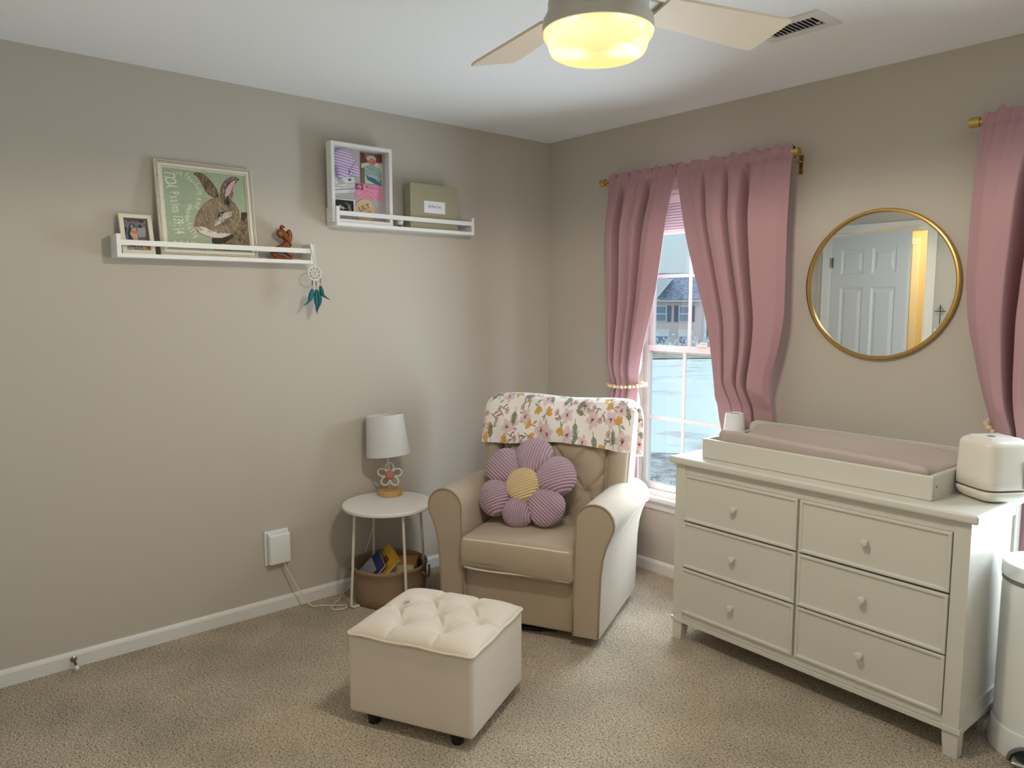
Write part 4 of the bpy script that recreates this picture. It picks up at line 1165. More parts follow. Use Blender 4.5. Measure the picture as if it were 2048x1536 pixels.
for (a, b, c_, d_) in segs:
    dx, dy = c_-a, d_-b; t = np.clip(((Xo-a)*dx+(Yo-b)*dy)/(dx*dx+dy*dy), 0, 1); dist = np.hypot(Xo-a-t*dx, Yo-b-t*dy)
    dep = np.maximum(dep, 0.011*np.exp(-(dist/0.006)**1.1)+0.006*np.exp(-(dist/0.02)**2))
Zo = 0.331+0.042*ex-dep*ex+0.002*np.sin(Xo*23+1)*np.sin(Yo*19)*ex
# round the plan corners a little
rr = 0.02
qx = np.clip(np.abs(Xo)-(ow-rr), 0, None); qy = np.clip(np.abs(Yo)-(od-rr), 0, None); L_ = np.hypot(qx, qy); k_ = np.where(np.maximum(qx, qy) > 0, np.maximum(qx, qy)/np.maximum(L_, 1e-9), 1.0)
Xo2 = np.sign(Xo)*(np.minimum(np.abs(Xo), ow-rr)+qx*k_); Yo2 = np.sign(Yo)*(np.minimum(np.abs(Yo), od-rr)+qy*k_)
tp = grid_mesh('tufted_top', np.stack([Xo2, Yo2, Zo], -1), M['linenlight'], OT)
bm = bmesh.new(); r_ = 0.018; loop = []
for (sx, sy, a0) in ((1, 1, 0), (-1, 1, PI/2), (-1, -1, PI), (1, -1, 1.5*PI)):
    for a in np.linspace(a0, a0+PI/2, 6): loop.append((sx*(ow+0.002-r_)+r_*math.cos(a), sy*(od+0.002-r_)+r_*math.sin(a), 0.332))
    # points along the side towards the next corner
loop2 = []
for a, b in zip(loop, loop[1:]+loop[:1]):
    loop2.append(a)
    if math.hypot(a[0]-b[0], a[1]-b[1]) > 0.1:
        for t in np.linspace(0.1, 0.9, 9): loop2.append((a[0]+(b[0]-a[0])*t, a[1]+(b[1]-a[1])*t, 0.332+0.0025*math.sin(t*14)))
tube(bm, loop2, 0.0048, 8, True); obj('piping', bm, M['pipelight'], OT)
for sx in (-1, 1):
    for sy in (-1, 1):
        bm = bmesh.new(); lathe(bm, [(0, 0), (0.019, 0), (0.021, 0.004), (0.027, 0.046), (0, 0.046)], 20); o = hard('foot', bm, M['dark'], OT); o.location = (sx*0.165, sy*0.175, 0)
bm = bmesh.new(); vs = box(bm, -0.010, 0.010, -0.004, 0.004, 0, 0.0006)
o = obj('stain', bm, mat('grey mark', (158, 146, 134), 0.8), tp, smooth=False)
xs_, ys_ = -0.150, 0.033
o.location = (xs_, ys_, 0.3665); o.rotation_euler = (0, 0, 0.5)
o['label'] = 'small grey mark'
# ------------------------------------------------------------------ curtains, rods and tiebacks
ROD_Y, ROD_Z = -0.082, 2.136
def curtain(name, label, edges, knots, tie_z, seed, group, back=0.5):
    r_ = np.random.default_rng(seed)
    E_ = np.array(edges)[::-1]                      # rising z
    nu, nv = 280, 170
    S = np.linspace(0, 1, nu)
    kn = np.array(knots); pr = np.interp(S, kn[:, 0], kn[:, 1])
    k = np.ones(5)/5
    for _ in range(2): pr = np.convolve(np.pad(pr, 2, 'edge'), k, 'valid')
    gather = sum(a*np.sin(2*PI*f*S+p) for a, f, p in zip((0.5, 0.4, 0.35), (9, 14, 21), r_.uniform(0, 6, 3)))
    ruff = sum(a*np.sin(2*PI*f*S+p) for a, f, p in zip((0.5, 0.5, 0.3), (6, 11, 17), r_.uniform(0, 6, 3)))
    zbot = 0.085
    zf = np.concatenate([np.linspace(ROD_Z+0.03, ROD_Z-0.02, 8), np.linspace(ROD_Z-0.03, zbot, nv)])
    rows = []
    def edge(z):
        return np.interp(z, E_[:, 0], E_[:, 1]), np.interp(z, E_[:, 0], E_[:, 2])
    # smooth the edges
    zz_ = np.linspace(0.05, 2.2, 400); xl = np.interp(zz_, E_[:, 0], E_[:, 1]); xr = np.interp(zz_, E_[:, 0], E_[:, 2])
    kk = np.ones(15)/15
    for _ in range(2): xl = np.convolve(np.pad(xl, 7, 'edge'), kk, 'valid'); xr = np.convolve(np.pad(xr, 7, 'edge'), kk, 'valid')
    X = lambda z: np.interp(z, zz_, xl)+(np.interp(z, zz_, xr)-np.interp(z, zz_, xl))*S
    top = ROD_Z+0.031+0.013*ruff
    # back of the rod pocket
    for z in (ROD_Z-0.024, ROD_Z-0.008, ROD_Z+0.012):
        rows.append(np.stack([X(z), np.full(nu, ROD_Y+0.017)+0.002*gather, np.full(nu, z)], -1))
    rows.append(np.stack([X(ROD_Z+.03), ROD_Y+0.006+0.006*ruff, top-0.004], -1))
    for i, z in enumerate(zf):
        if z > ROD_Z-0.025:
            u = (z-ROD_Z)/0.03
            y = ROD_Y-0.014-0.005*(1-min(1, abs(u)))+(0.0045+0.004*max(0, u))*gather
            zc = np.full(nu, z) if u < 0.6 else top-0.03*(1-u)*0.5
            if u > 0.6: y = y+0.004
            rows.append(np.stack([X(z)+0.004*ruff*max(0, u), np.minimum(y, ROD_Y-0.0125), zc], -1))
        else:
            d = ROD_Z-0.025-z
            a = 0.058*min(1, d/0.22)+0.010
            if tie_z: a *= 1+0.25*math.exp(-((z-tie_z)/0.25)**2)-0.50*math.exp(-((z-tie_z)/0.06)**2)
            drift = 0.0006*np.sin(z*7+S*9)
            ph = 0.10*math.sin(z*1.7+seed)*min(1, d)
            y = ROD_Y-0.020-0.020*min(1, d/0.3)-a*(np.interp(np.clip(S+ph*0.15*np.sin(PI*S), 0, 1), S, pr))+drift*6+0.006*gather*math.exp(-d/0.06)
            rows.append(np.stack([X(z), np.maximum(np.minimum(y, -0.022), -(back+max(0.0, z-0.99)*0.5)), np.full(nu, z)], -1))
    P = np.array(rows)
    o = grid_mesh(name, P, M['curtain'], None, thick=0.0022, offset=0.0)
    return tag(o, label, 'curtain', group)
curtain('curtain', 'left dusty pink curtain of the window behind the armchair, gathered by wooden beads',
    [(2.17, 0.575, 1.02), (2.13, 0.58, 1.025), (1.80, 0.585, 0.985), (1.495, 0.606, 0.935), (1.28, 0.62, 0.88), (1.05, 0.648, 0.838), (0.86, 0.668, 0.842), (0.40, 0.66, 0.850), (0.05, 0.655, 0.835)],
    [(0, .2), (.08, .7), (.18, .8), (.21, -1), (.255, -1), (.285, .5), (.36, .9), (.43, .2), (.50, .7), (.575, .8), (.60, -1), (.65, -1), (.68, .6), (.8, .8), (.93, .5), (1, .3)], 1.04, 1, 'dusty pink curtains')
curtain('curtain', 'right dusty pink curtain of the window behind the armchair, falling behind the dresser',
    [(2.17, 1.015, 1.644), (2.14, 1.02, 1.646), (1.74, 1.137, 1.645), (1.64, 1.170, 1.645), (1.40, 1.25, 1.648), (1.25, 1.277, 1.622), (1.17, 1.290, 1.597), (1.10, 1.300, 1.582), (0.94, 1.322, 1.612), (0.80, 1.36, 1.60), (0.05, 1.36, 1.62)],
    [(0, .2), (.13, .1), (.16, .6), (.23, .7), (.255, -.6), (.28, .7), (.36, .9), (.44, .8), (.462, -.9), (.487, .6), (.55, .9), (.592, .8), (.612, -1), (.652, -1), (.675, .7), (.8, .6), (.93, .4), (1, 0)], 0.80, 2, 'dusty pink curtains', 0.118)
curtain('curtain', 'dusty pink curtain at the right edge, gathered by wooden beads beyond the wipe warmer',
    [(2.18, 2.385, 2.91), (2.14, 2.380, 2.905), (1.985, 2.370, 2.88), (1.564, 2.370, 2.80), (1.41, 2.384, 2.76), (1.19, 2.434, 2.71), (1.02, 2.486, 2.68), (0.60, 2.475, 2.70), (0.05, 2.46, 2.72)],
    [(0, 0), (.1, .6), (.2, .8), (.315, .7), (.345, -1), (.39, -1), (.42, .7), (.50, .9), (.585, .8), (.61, -.9), (.65, -.9), (.68, .8), (.80, .7), (.84, -.8), (.88, .6), (1, .3)], 1.02, 3, 'dusty pink curtains', 0.13)
def rod(x0, x1, label, right_bracket=True, left_bracket=True):
    t = thing('curtain_rod', label, 'curtain rod', (x0, ROD_Y, ROD_Z), group='brass curtain rods')
    L = x1-x0
    RYm = Matrix.Rotation(PI/2, 4, 'Y')
    bm = bmesh.new(); lathe(bm, [(0.0105, 0.03), (0.0105, L-0.03)], 20, M=RYm); hard('rod', bm, M['brass'], t)
    for s, x in ((-1, 0.0), (1, L)):
        bm = bmesh.new(); lathe(bm, [(0, 0), (0.0175, 0), (0.0185, 0.002), (0.0185, 0.032), (0.0175, 0.034), (0.012, 0.034), (0.0125, 0.046), (0.0105, 0.048), (0, 0.048)], 28,
              M=Matrix.Translation((x, 0, 0)) @ Matrix.Rotation(-s*PI/2, 4, 'Y'))
        hard('finial', bm, M['brass'], t)
    for x in ([0.05] if left_bracket else [])+([L-0.032] if right_bracket else []):
        bm = bmesh.new(); yw = -ROD_Y
        box(bm, x-0.010, x+0.010, yw-0.004, yw, -0.085, 0.0, 0.002)
        tube(bm, spline([(x, yw-0.004, -0.030), (x, yw*0.5, -0.034), (x, 0.008, -0.026), (x, -0.004, -0.0155), (x, -0.014, -0.008)], 5), 0.0045, 8)
        lathe(bm, [(0, 0), (0.004, 0), (0.004, 0.004), (0, 0.005)], 10, M=Matrix.Translation((x, yw-0.004, -0.07)) @ Matrix.Rotation(PI/2, 4, 'X'))
        hard('bracket', bm, M['brass'], t)
rod(0.505, 1.668, 'brass curtain rod with cylinder finials above the window behind the armchair')
rod(2.335, 3.495, 'brass curtain rod at the right edge with its left finial showing')
bead_m = mat('raw wooden beads', (222, 196, 158), 0.6, var=0.08, vscale=60)
def tieback(label, cx, cz, ax, ay, n, sag, tilt=0.0):
    t = thing('beaded_tieback', label, 'curtain tieback', (cx, -0.118, cz), group='wooden bead tiebacks')
    bm0 = bmesh.new(); lathe(bm0, [(0, -0.0095), (0.0055, -0.0078), (0.0095, 0), (0.0055, 0.0078), (0, 0.0095)], 12); me = None
    for f in bm0.faces: f.smooth = True
    bm0.free()
    for k in range(n):
        a = 2*PI*k/n
        r_ = 0.0105 if k % 2 == 0 else 0.0085
        p = (ax*math.cos(a), ay*math.sin(a), -sag*max(0, -math.sin(a))+tilt*math.cos(a))
        if me is None:
            bm = bmesh.new(); bmesh.ops.create_icosphere(bm, subdivisions=3, radius=1.0)
            o = obj('bead', bm, bead_m, t); me = o.data
        else:
            o = bpy.data.objects.new('bead', me); COL.objects.link(o); o.parent = t
        o.location = p; o.scale = (r_, r_, r_)
    bm = bmesh.new(); tube(bm, [(ax*math.cos(a), ay*math.sin(a), -sag*max(0, -math.sin(a))+tilt*math.cos(a)) for a in np.linspace(0, 2*PI, 60, False)], 0.0016, 6, True)
    obj('cord', bm, bead_m, t)
tieback('wooden bead tieback round the left pink curtain beside the armchair', 0.743, 1.045, 0.110, 0.088, 30, 0.010)
tieback('wooden bead tieback on the pink curtain at the right edge, above the wipe warmer', 2.583, 0.995, 0.116, 0.088, 30, 0.012, -0.05)

# ------------------------------------------------------------------ picture shelves
def shelf(label, y0, y1, d, z0, z1, rz):
    t = thing('picture_shelf', label, 'shelf', (0, y0, z0), group=None)
    L = y1-y0; h = z1-z0; m = M['shelfwhite']
    hard('bottom_board', B(0, d, 0.0172, L-0.0172, 0, 0.016), m, t)
    hard('back_board', B(0, 0.008, 0.017, L-0.017, 0.016, 0.055), m, t) if False else None
    for a in (0, L-0.017): hard('end_panel', B(0, d, a, a+0.017, 0.0, h), m, t)
    hard('front_rail', B(d-0.012, d, 0.017, L-0.017, rz-z0, rz-z0+0.021), m, t)
    return t
shelf('long white picture shelf on the left wall holding the rabbit painting', -2.444, -1.604, 0.097, 1.661, 1.753, 1.7095)
shelf('white picture shelf nearer the corner holding the shadow box frame', -1.487, -0.660, 0.104, 1.847, 1.938, 1.8965)
Z1, Z2 = 1.6772, 1.8632

# ------------------------------------------------------------------ rabbit painting (leans on the wall)
PW, PH = 0.408, 0.398
lean = math.asin((0.066-0.020)/PH)
PT = thing('framed_painting', 'square framed painting of a brown rabbit on green with white hand lettering', 'painting', (0.066, -2.064, Z1+0.001))
PT.rotation_euler = (0, -lean, 0)                     # local x = out of the wall, y = along the wall, z = up
fr = noise_two('distressed white frame', (150, 142, 130), (236, 228, 210), 90, 0.30, 0.42, 0.6, (1, 1, 1))
frc = mat('cream frame face', (234, 226, 206), 0.6)
fw_ = 0.030
def frame(name, w, h, fw, dep, mats, parent, steps):
    """moulded picture frame: local x depth, y width, z height from 0; steps = (inset, height, mat)"""
    bm = bmesh.new(); rings = []
    for ins, x_, mi in steps:
        rings.append(([bm.verts.new((x_, a, b)) for a, b in ((-w/2+ins, ins), (w/2-ins, ins), (w/2-ins, h-ins), (-w/2+ins, h-ins))], mi))
    for (p, m1), (q, m2) in zip(rings[:-1], rings[1:]):
        for k in range(4):
            f = bm.faces.new((p[k], p[(k+1) % 4], q[(k+1) % 4], q[k])); f.material_index = m2
    p, q = rings[-1][0], rings[0][0]
    for k in range(4): bm.faces.new((p[k], p[(k+1) % 4], q[(k+1) % 4], q[k]))
    return obj(name, bm, mats, parent, smooth=False)
frame('frame', PW, PH, fw_, 0.02, [fr, frc, mat('dark line', (110, 102, 92), 0.7)], PT,
      [(0, -0.02, 0), (0, -0.002, 0), (0.002, 0.0, 0), (0.0045, 0.0, 0), (0.005, -0.002, 2), (0.0065, -0.002, 2), (0.007, 0.0, 0), (0.010, 0.0, 0), (0.0105, -0.0015, 2), (0.0118, -0.0015, 2), (0.0124, -0.001, 0), (0.0145, -0.003, 1), (0.0245, -0.003, 1), (0.0255, -0.005, 2), (0.029, -0.006, 0), (0.030, -0.009, 0), (0.030, -0.02, 0)])
Hp = homog([(160, 165), (1365, 290), (1482, 1425), (268, 1372)], [(0, 0), (1, 0), (1, 1), (0, 1)])
pv = lambda pts: [Hp(q) for q in pts]
cv = Canvas(300, 300, (168, 182, 150))
cv.noise(1.0, 0.035, 12)
GR = (142, 156, 124)
def fur(poly, base, darks, lights, n, L, w, region_noise=0.10):
    m = cv.poly(pv(poly), base); cv.noise(m.astype(float), 0.16, 14); cv.noise(m.astype(float), region_noise, 5)
    ys, xs = np.nonzero(m)
    keep = cv.a.copy()
    for k in range(n):
        i = rng.integers(len(ys)); u, v = xs[i]/(cv.w-1), ys[i]/(cv.h-1); a = rng.uniform(-0.5, 0.9)+PI*0.35
        c = (darks+lights)[rng.integers(len(darks+lights))]
        cv.line([(u, v), (u+L*math.cos(a), v+L*math.sin(a))], w, c, 0.5, True)
    cv.a = np.where(m[..., None], cv.a, keep)
    return m
body = [(1330, 830), (1415, 825), (1420, 900), (1440, 1100), (1490, 1430), (940, 1400), (910, 1290), (905, 1215), (1060, 1215), (1150, 1185), (1230, 1130), (1300, 1000), (1330, 900)]
head = [(1010, 600), (930, 610), (860, 640), (790, 690), (735, 760), (690, 830), (660, 900), (645, 960), (640, 1010), (650, 1060), (670, 1100), (720, 1140), (790, 1175), (870, 1200), (960, 1215), (1060, 1215), (1150, 1185), (1230, 1130), (1280, 1050), (1310, 960), (1315, 880), (1300, 800), (1260, 720), (1210, 670), (1150, 640), (1080, 610)]
ear1 = [(630, 250), (700, 245), (780, 275), (850, 340), (920, 420), (970, 500), (1000, 580), (990, 600), (920, 605), (860, 575), (800, 510), (760, 430), (730, 370), (690, 310), (640, 270)]
ear2 = [(1020, 600), (1015, 540), (1030, 460), (1060, 390), (1110, 340), (1180, 305), (1240, 305), (1295, 345), (1260, 360), (1235, 400), (1215, 480), (1220, 560), (1200, 630), (1165, 690), (1120, 700), (1080, 650)]
dk = [(52, 42, 34), (74, 60, 46)]; lt = [(150, 128, 98), (176, 156, 128)]
fur(body, (128, 108, 80), dk+[(40, 34, 30)], lt, 420, 0.05, 0.006)
cv.poly(pv([(1330, 830), (1415, 825), (1420, 890), (1380, 960), (1330, 940)]), (62, 48, 36), 0.9)
fur(head, (140, 120, 94), [(82, 66, 50), (104, 86, 64)], lt+[(196, 178, 152)], 620, 0.045, 0.0045)
cv.poly(pv([(905, 1215), (1060, 1217), (1200, 1155), (1240, 1190), (1110, 1290), (1000, 1310), (915, 1300)]), (48, 36, 28), 0.92)
fur(ear1, (116, 96, 74), dk, lt, 120, 0.05, 0.005)
fur(ear2, (126, 110, 90), dk, [(190, 180, 160)], 160, 0.06, 0.005)
for e_ in (ear1, ear2): cv.line(pv(e_+e_[:1]), 0.0035, (44, 38, 34), 0.85)
cv.poly(pv([(1085, 560), (1092, 490), (1130, 420), (1185, 362), (1240, 335), (1222, 400), (1185, 490), (1145, 580), (1105, 605)]), (216, 172, 172))
cv.line(pv([(1085, 560), (1092, 490), (1130, 420), (1185, 362), (1240, 335)]), 0.006, (38, 34, 32), 0.9)
cv.line(pv([(1225, 400), (1220, 480), (1215, 560), (1190, 640)]), 0.005, (200, 190, 168), 0.9)
for k in range(14):
    x0 = rng.uniform(1080, 1160); cv.line(pv([(x0, rng.uniform(690, 730)), (x0+rng.uniform(-20, 20), rng.uniform(560, 620))]), 0.005, (30, 26, 24), 0.9, True)
cv.poly(pv([(945, 1040), (958, 960), (985, 900), (1000, 860), (1040, 850), (1130, 825), (1190, 838), (1200, 872), (1105, 935), (1030, 1000)]), (206, 200, 186), 0.85)
for k in range(40):
    x0, y0 = rng.uniform(960, 1190), 0; t = (x0-960)/230; y0 = 1010-190*t+rng.uniform(-30, 30); cv.line(pv([(x0, y0), (x0+rng.uniform(10, 50), y0-rng.uniform(10, 50))]), 0.004, [(236, 232, 222), (150, 146, 134), (90, 80, 66)][k % 3], 0.7, True)
for k in range(60):
    x0, y0 = rng.uniform(1040, 1180), rng.uniform(930, 1030); cv.line(pv([(x0, y0), (x0+rng.uniform(-30, 30), y0+rng.uniform(-10, 20))]), 0.005, [(40, 36, 34), (96, 84, 66)][k % 2], 0.6, True)
cv.poly(pv([(690, 1050), (760, 1045), (840, 1072), (900, 1110), (1000, 1142), (1100, 1150), (1200, 1150), (1130, 1192), (1030, 1214), (900, 1202), (800, 1172), (720, 1132)]), (226, 214, 200), 0.95)
for k in range(70):
    t = rng.uniform(0, 1); x0 = 720+450*t; y0 = 1080+95*t**0.7+rng.uniform(-30, 25); cv.line(pv([(x0, y0), (x0+rng.uniform(-25, 25), y0+rng.uniform(-20, 10))]), 0.004, [(240, 234, 224), (190, 172, 160), (150, 128, 110)][k % 3], 0.7)
u_, v_ = Hp((668, 1078)); cv.ell(u_, v_, 0.030, 0.024, (224, 168, 160)); u_, v_ = Hp((735, 1085)); cv.ell(u_, v_, 0.022, 0.018, (226, 190, 180)); cv.line(pv([(712, 1080), (735, 1068), (752, 1085), (738, 1102)]), 0.003, (60, 46, 44))
cv.line(pv([(640, 1010), (650, 1060), (690, 1112), (720, 1140), (790, 1175), (870, 1200)]), 0.003, (60, 48, 42), 0.9)
u_, v_ = Hp((1022, 872)); cv.ell(u_, v_, 0.034, 0.034, (34, 26, 24), -0.6); cv.ell(u_, v_, 0.025, 0.026, (236, 228, 220), -0.6); cv.ell(u_-0.001, v_-0.002, 0.021, 0.022, (96, 58, 44)); cv.ell(u_, v_, 0.012, 0.013, (28, 20, 18)); cv.ell(u_+0.006, v_-0.006, 0.005, 0.005, (250, 248, 244))
cv.line(pv([(985, 940), (995, 890), (1020, 840), (1060, 830)]), 0.006, (30, 24, 22), 0.95); cv.line(pv([(1050, 850), (1078, 828)]), 0.008, (34, 28, 26)); cv.line(pv([(1000, 905), (950, 990)]), 0.005, (50, 42, 38), 0.9, True)
aw, ah = PW-2*fw_, PH-2*fw_
picture('canvas', cv, (-0.0095, -aw/2, fw_+ah), (0, aw, 0), (0, 0, -ah), M['paint'], PT, 0.004)
# hand lettering: one mesh, each letter set along its curve
bm = bmesh.new()
def letter(ch, px, size, deg, sq=1.0):
    u, v = Hp(px); a = math.radians(deg)
    # local frame on the canvas: right = +y, up = +z
    c, s = math.cos(a), math.sin(a)
    Mx = Matrix(((0, 0, 1, -0.0088), (c, -s, 0, -aw/2+u*aw), (s, c, 0, fw_+ah-v*ah), (0, 0, 0, 1)))
    add_text(bm, ch, size, Mx, center=True, squeeze=sq)
def word(w, pts, size, degs, sq=1.0):
    n = len(w)
    for i, ch in enumerate(w):
        t = i/(n-1)*(len(pts)-1) if n > 1 else 0; k = min(int(t), len(pts)-2); f = t-k
        letter(ch, (pts[k][0]+(pts[k+1][0]-pts[k][0])*f, pts[k][1]+(pts[k+1][1]-pts[k][1])*f), size, degs[0]+(degs[1]-degs[0])*i/max(1, n-1), sq)
word('YOU', [(398, 455), (362, 300)], 0.068, (86, 86), 0.55)
word('are', [(345, 282), (440, 288)], 0.028, (-4, -10), 0.8)
word('fearfully', [(505, 300), (575, 375), (640, 440), (685, 510), (700, 560)], 0.033, (-38, -68), 0.62)
word('and', [(690, 632), (668, 690), (645, 740)], 0.032, (-100, -108), 0.8)
word('Wonderfully', [(535, 750), (520, 830), (510, 915), (518, 990), (545, 1060), (600, 1140), (650, 1210)], 0.035, (-84, -42), 0.62)
word('Psalms', [(285, 552), (300, 690), (325, 822)], 0.056, (-83, -84), 0.46)
word('139:14', [(335, 900), (345, 1010), (362, 1135)], 0.060, (-86, -82), 0.42)
word('made', [(640, 1268), (365, 1254)], 0.026, (178, 184))
L_ = obj('lettering', bm, M['lettering'], PT, smooth=False)

# ------------------------------------------------------------------ small family photo in a cream frame
FWd, FH = 0.124, 0.168
leanf = math.asin(0.044/FH)
FP_ = thing('photo_frame', 'small cream photo frame with a family portrait at the left end of the long shelf', 'photo frame', (0.070, -2.354, Z1+0.001))
FP_.rotation_euler = (0, -leanf, 0)
frame('frame', FWd, FH, 0.016, 0.012, [frc], FP_, [(0, -0.012, 0), (0, -0.001, 0), (0.001, 0, 0), (0.0165, 0, 0), (0.017, -0.001, 0), (0.017, -0.012, 0)])
Hf = homog([(308, 245), (925, 285), (1068, 1150), (440, 1148)], [(0, 0), (1, 0), (1, 1), (0, 1)])
cv = Canvas(90, 132, (96, 108, 124), asp=90/132)
fv = lambda pts: [Hf(q) for q in pts]
cv.poly(fv([(300, 240), (930, 285), (940, 360), (310, 360)]), (88, 70, 62)); cv.noise(1.0, 0.2, 7)
for k in range(16):
    u, v = Hp((0, 0)); u, v = Hf((rng.uniform(340, 900), rng.uniform(340, 480))); cv.ell(u, v, 0.02, 0.012, (190, 206, 216), 0, 0.8)
cv.poly(fv([(880, 300), (930, 290), (1030, 900), (920, 900)]), (92, 66, 60))
cv.poly(fv([(310, 480), (420, 520), (400, 860), (340, 820)]), (26, 28, 30))
cv.poly(fv([(680, 540), (760, 500), (880, 520), (910, 640), (900, 800), (740, 800), (700, 660)]), (150, 152, 162)); cv.poly(fv([(740, 790), (910, 780), (930, 900), (1040, 1160), (740, 1150)]), (104, 88, 80))
u, v = Hf((765, 440)); cv.ell(u, v, 0.10, 0.085, (150, 104, 90)); u, v = Hf((755, 490)); cv.ell(u, v, 0.09, 0.05, (52, 38, 36)); u, v = Hf((775, 355)); cv.ell(u, v, 0.10, 0.04, (46, 36, 36))
cv.poly(fv([(470, 470), (530, 400), (600, 450), (620, 540), (690, 600), (600, 860), (480, 880), (440, 700)]), (40, 36, 44)); u, v = Hf((535, 480)); cv.ell(u, v, 0.085, 0.075, (46, 30, 32)); cv.ell(u+0.01, v+0.01, 0.055, 0.055, (190, 140, 128))
cv.poly(fv([(540, 560), (640, 540), (690, 660), (720, 860), (600, 850), (510, 700)]), (206, 172, 132)); u, v = Hf((590, 560)); cv.ell(u, v, 0.06, 0.045, (206, 140, 118)); cv.poly(fv([(540, 600), (690, 620), (680, 700), (540, 680)]), (196, 122, 100))
cv.poly(fv([(430, 1000), (1060, 1030), (1070, 1160), (430, 1160)]), (70, 48, 36)); cv.poly(fv([(840, 1030), (1060, 1040), (1070, 1160), (860, 1160)]), (150, 110, 60))
aw2, ah2 = FWd-0.033, FH-0.033
picture('photo', cv, (-0.0015, -aw2/2, 0.0165+ah2), (0, aw2, 0), (0, 0, -ah2), M['print'], FP_, 0.003)
bm = bmesh.new(); add_text(bm, 'Baptism', 0.024, Matrix(((0, 0, 1, 0.0014), (1, 0, 0, -0.048), (0, 1, 0, 0.0185), (0, 0, 0, 1))))
obj('lettering', bm, M['lettering'], FP_, smooth=False)

# ------------------------------------------------------------------ carved figurine: a mother bending over a child, in reddish wood
FG = thing('carved_figurine', 'small reddish carved wooden figurine of a hooded kneeling figure on the long shelf', 'figurine', (0.052, -1.742, Z1+0.0005))
def skin(name, pts, edges, radii, m, parent, sub=2):
    me = bpy.data.meshes.new(name); me.from_pydata(pts, edges, []); o = bpy.data.objects.new(name, me); COL.objects.link(o); o.parent = parent
    me.materials.append(m)
    s = o.modifiers.new('skin', 'SKIN'); s.use_smooth_shade = True
    for v, r_ in zip(me.skin_vertices[0].data, radii): v.radius = (r_, r_) if not isinstance(r_, tuple) else r_
    me.skin_vertices[0].data[0].use_root = True
    u = o.modifiers.new('smooth', 'SUBSURF'); u.levels = sub; u.render_levels = sub
    return o
# y runs to the right in the photograph, z up
skin('figure', [(0, 0.024, 0.052), (0, 0.030, 0.085), (0, 0.018, 0.108), (0, -0.002, 0.122), (0, -0.006, 0.142), (0, -0.021, 0.108), (0, 0.0, 0.052), (0, -0.028, 0.046), (0, -0.046, 0.022), (0, -0.020, 0.010), (0, 0.020, 0.009), (0, 0.030, 0.030), (0, 0.052, 0.010)],
     [(0, 1), (1, 2), (2, 3), (3, 4), (3, 5), (0, 6), (6, 7), (7, 8), (8, 9), (9, 10), (0, 11), (11, 12)],
     [(0.019, 0.017), (0.017, 0.016), (0.018, 0.018), (0.019, 0.018), (0.015, 0.015), (0.015, 0.014), (0.021, 0.019), (0.018, 0.017), (0.011, 0.012), (0.008, 0.009), (0.008, 0.009), (0.011, 0.012), (0.007, 0.0075)], M['carved'], FG)
skin('head', [(0, 0.008, 0.140), (0, 0.004, 0.148), (0, 0.012, 0.155)], [(0, 1), (1, 2)], [0.015, 0.0155, 0.011], M['carved'], FG)
skin('child', [(0, 0.036, 0.082), (0, 0.042, 0.110), (0, 0.036, 0.130), (0, 0.030, 0.137)], [(0, 1), (1, 2), (2, 3)], [(0.015, 0.012), (0.014, 0.013), (0.0135, 0.0135), (0.010, 0.010)], M['carved'], FG)
bm = bmesh.new(); pts = spline([(0.012, 0.004, 0.118), (0.017, 0.014, 0.098), (0.017, 0.030, 0.080), (0.010, 0.040, 0.066)], 5); tube(bm, pts, [0.006]*len(pts), 8); obj('arm', bm, M['carved'], FG)
bm = bmesh.new(); lathe(bm, [(0, 0), (0.020, 0), (0.022, 0.003), (0.018, 0.007), (0, 0.008)], 24); o = obj('base', bm, M['carved'], FG); o.scale = (1, 2.3, 1); o.location = (0, 0, 0)

# ------------------------------------------------------------------ dream catcher hanging from the shelf end
DC = thing('dream_catcher', 'small white dream catcher with teal feathers hanging from the right end of the long shelf', 'dream catcher', (0.112, -1.612, 1.617))
bm = bmesh.new(); R_ = 0.0315
tube(bm, [(0, R_*math.cos(a), R_*math.sin(a)) for a in np.linspace(0, 2*PI, 40, False)], 0.0028, 8, True); obj('hoop', bm, mat('white cotton cord', (236, 234, 226), 0.8), DC)
bm = bmesh.new()
for k in range(9):
    a = 2*PI*k/9; pts = []
    for t in np.linspace(0, 1, 10): pts.append((0, R_*(1-0.93*t)*math.cos(a+1.5*t), R_*(1-0.93*t)*math.sin(a+1.5*t)))
    tube(bm, pts, 0.0005, 5)
    pts = []
    for t in np.linspace(0, 1, 10): pts.append((0, R_*(1-0.93*t)*math.cos(a-1.2*t), R_*(1-0.93*t)*math.sin(a-1.2*t)))
    tube(bm, pts, 0.0005, 5)
obj('web', bm, M['whiteplastic'], DC)
teal = mat('dark teal bead', (24, 60, 70), 0.3); brownb = mat('brown bead', (110, 70, 52), 0.4)
me = None
def bead(p, r_, m, name='bead'):
    bm = bmesh.new(); bmesh.ops.create_icosphere(bm, subdivisions=2, radius=r_); o = obj(name, bm, m, DC); o.location = p; return o
for k in range(9):
    a = 2*PI*k/9+0.3; bead((0.001, R_*0.76*math.cos(a), R_*0.76*math.sin(a)), 0.0026, teal)
bead((0.001, 0, 0), 0.003, mat('turquoise bead', (60, 130, 150), 0.3))
feather = mat('teal feather', (14, 112, 128), 0.7, var=0.35, vscale=50); feather2 = mat('deep teal feather', (12, 96, 92), 0.7, var=0.35, vscale=50)
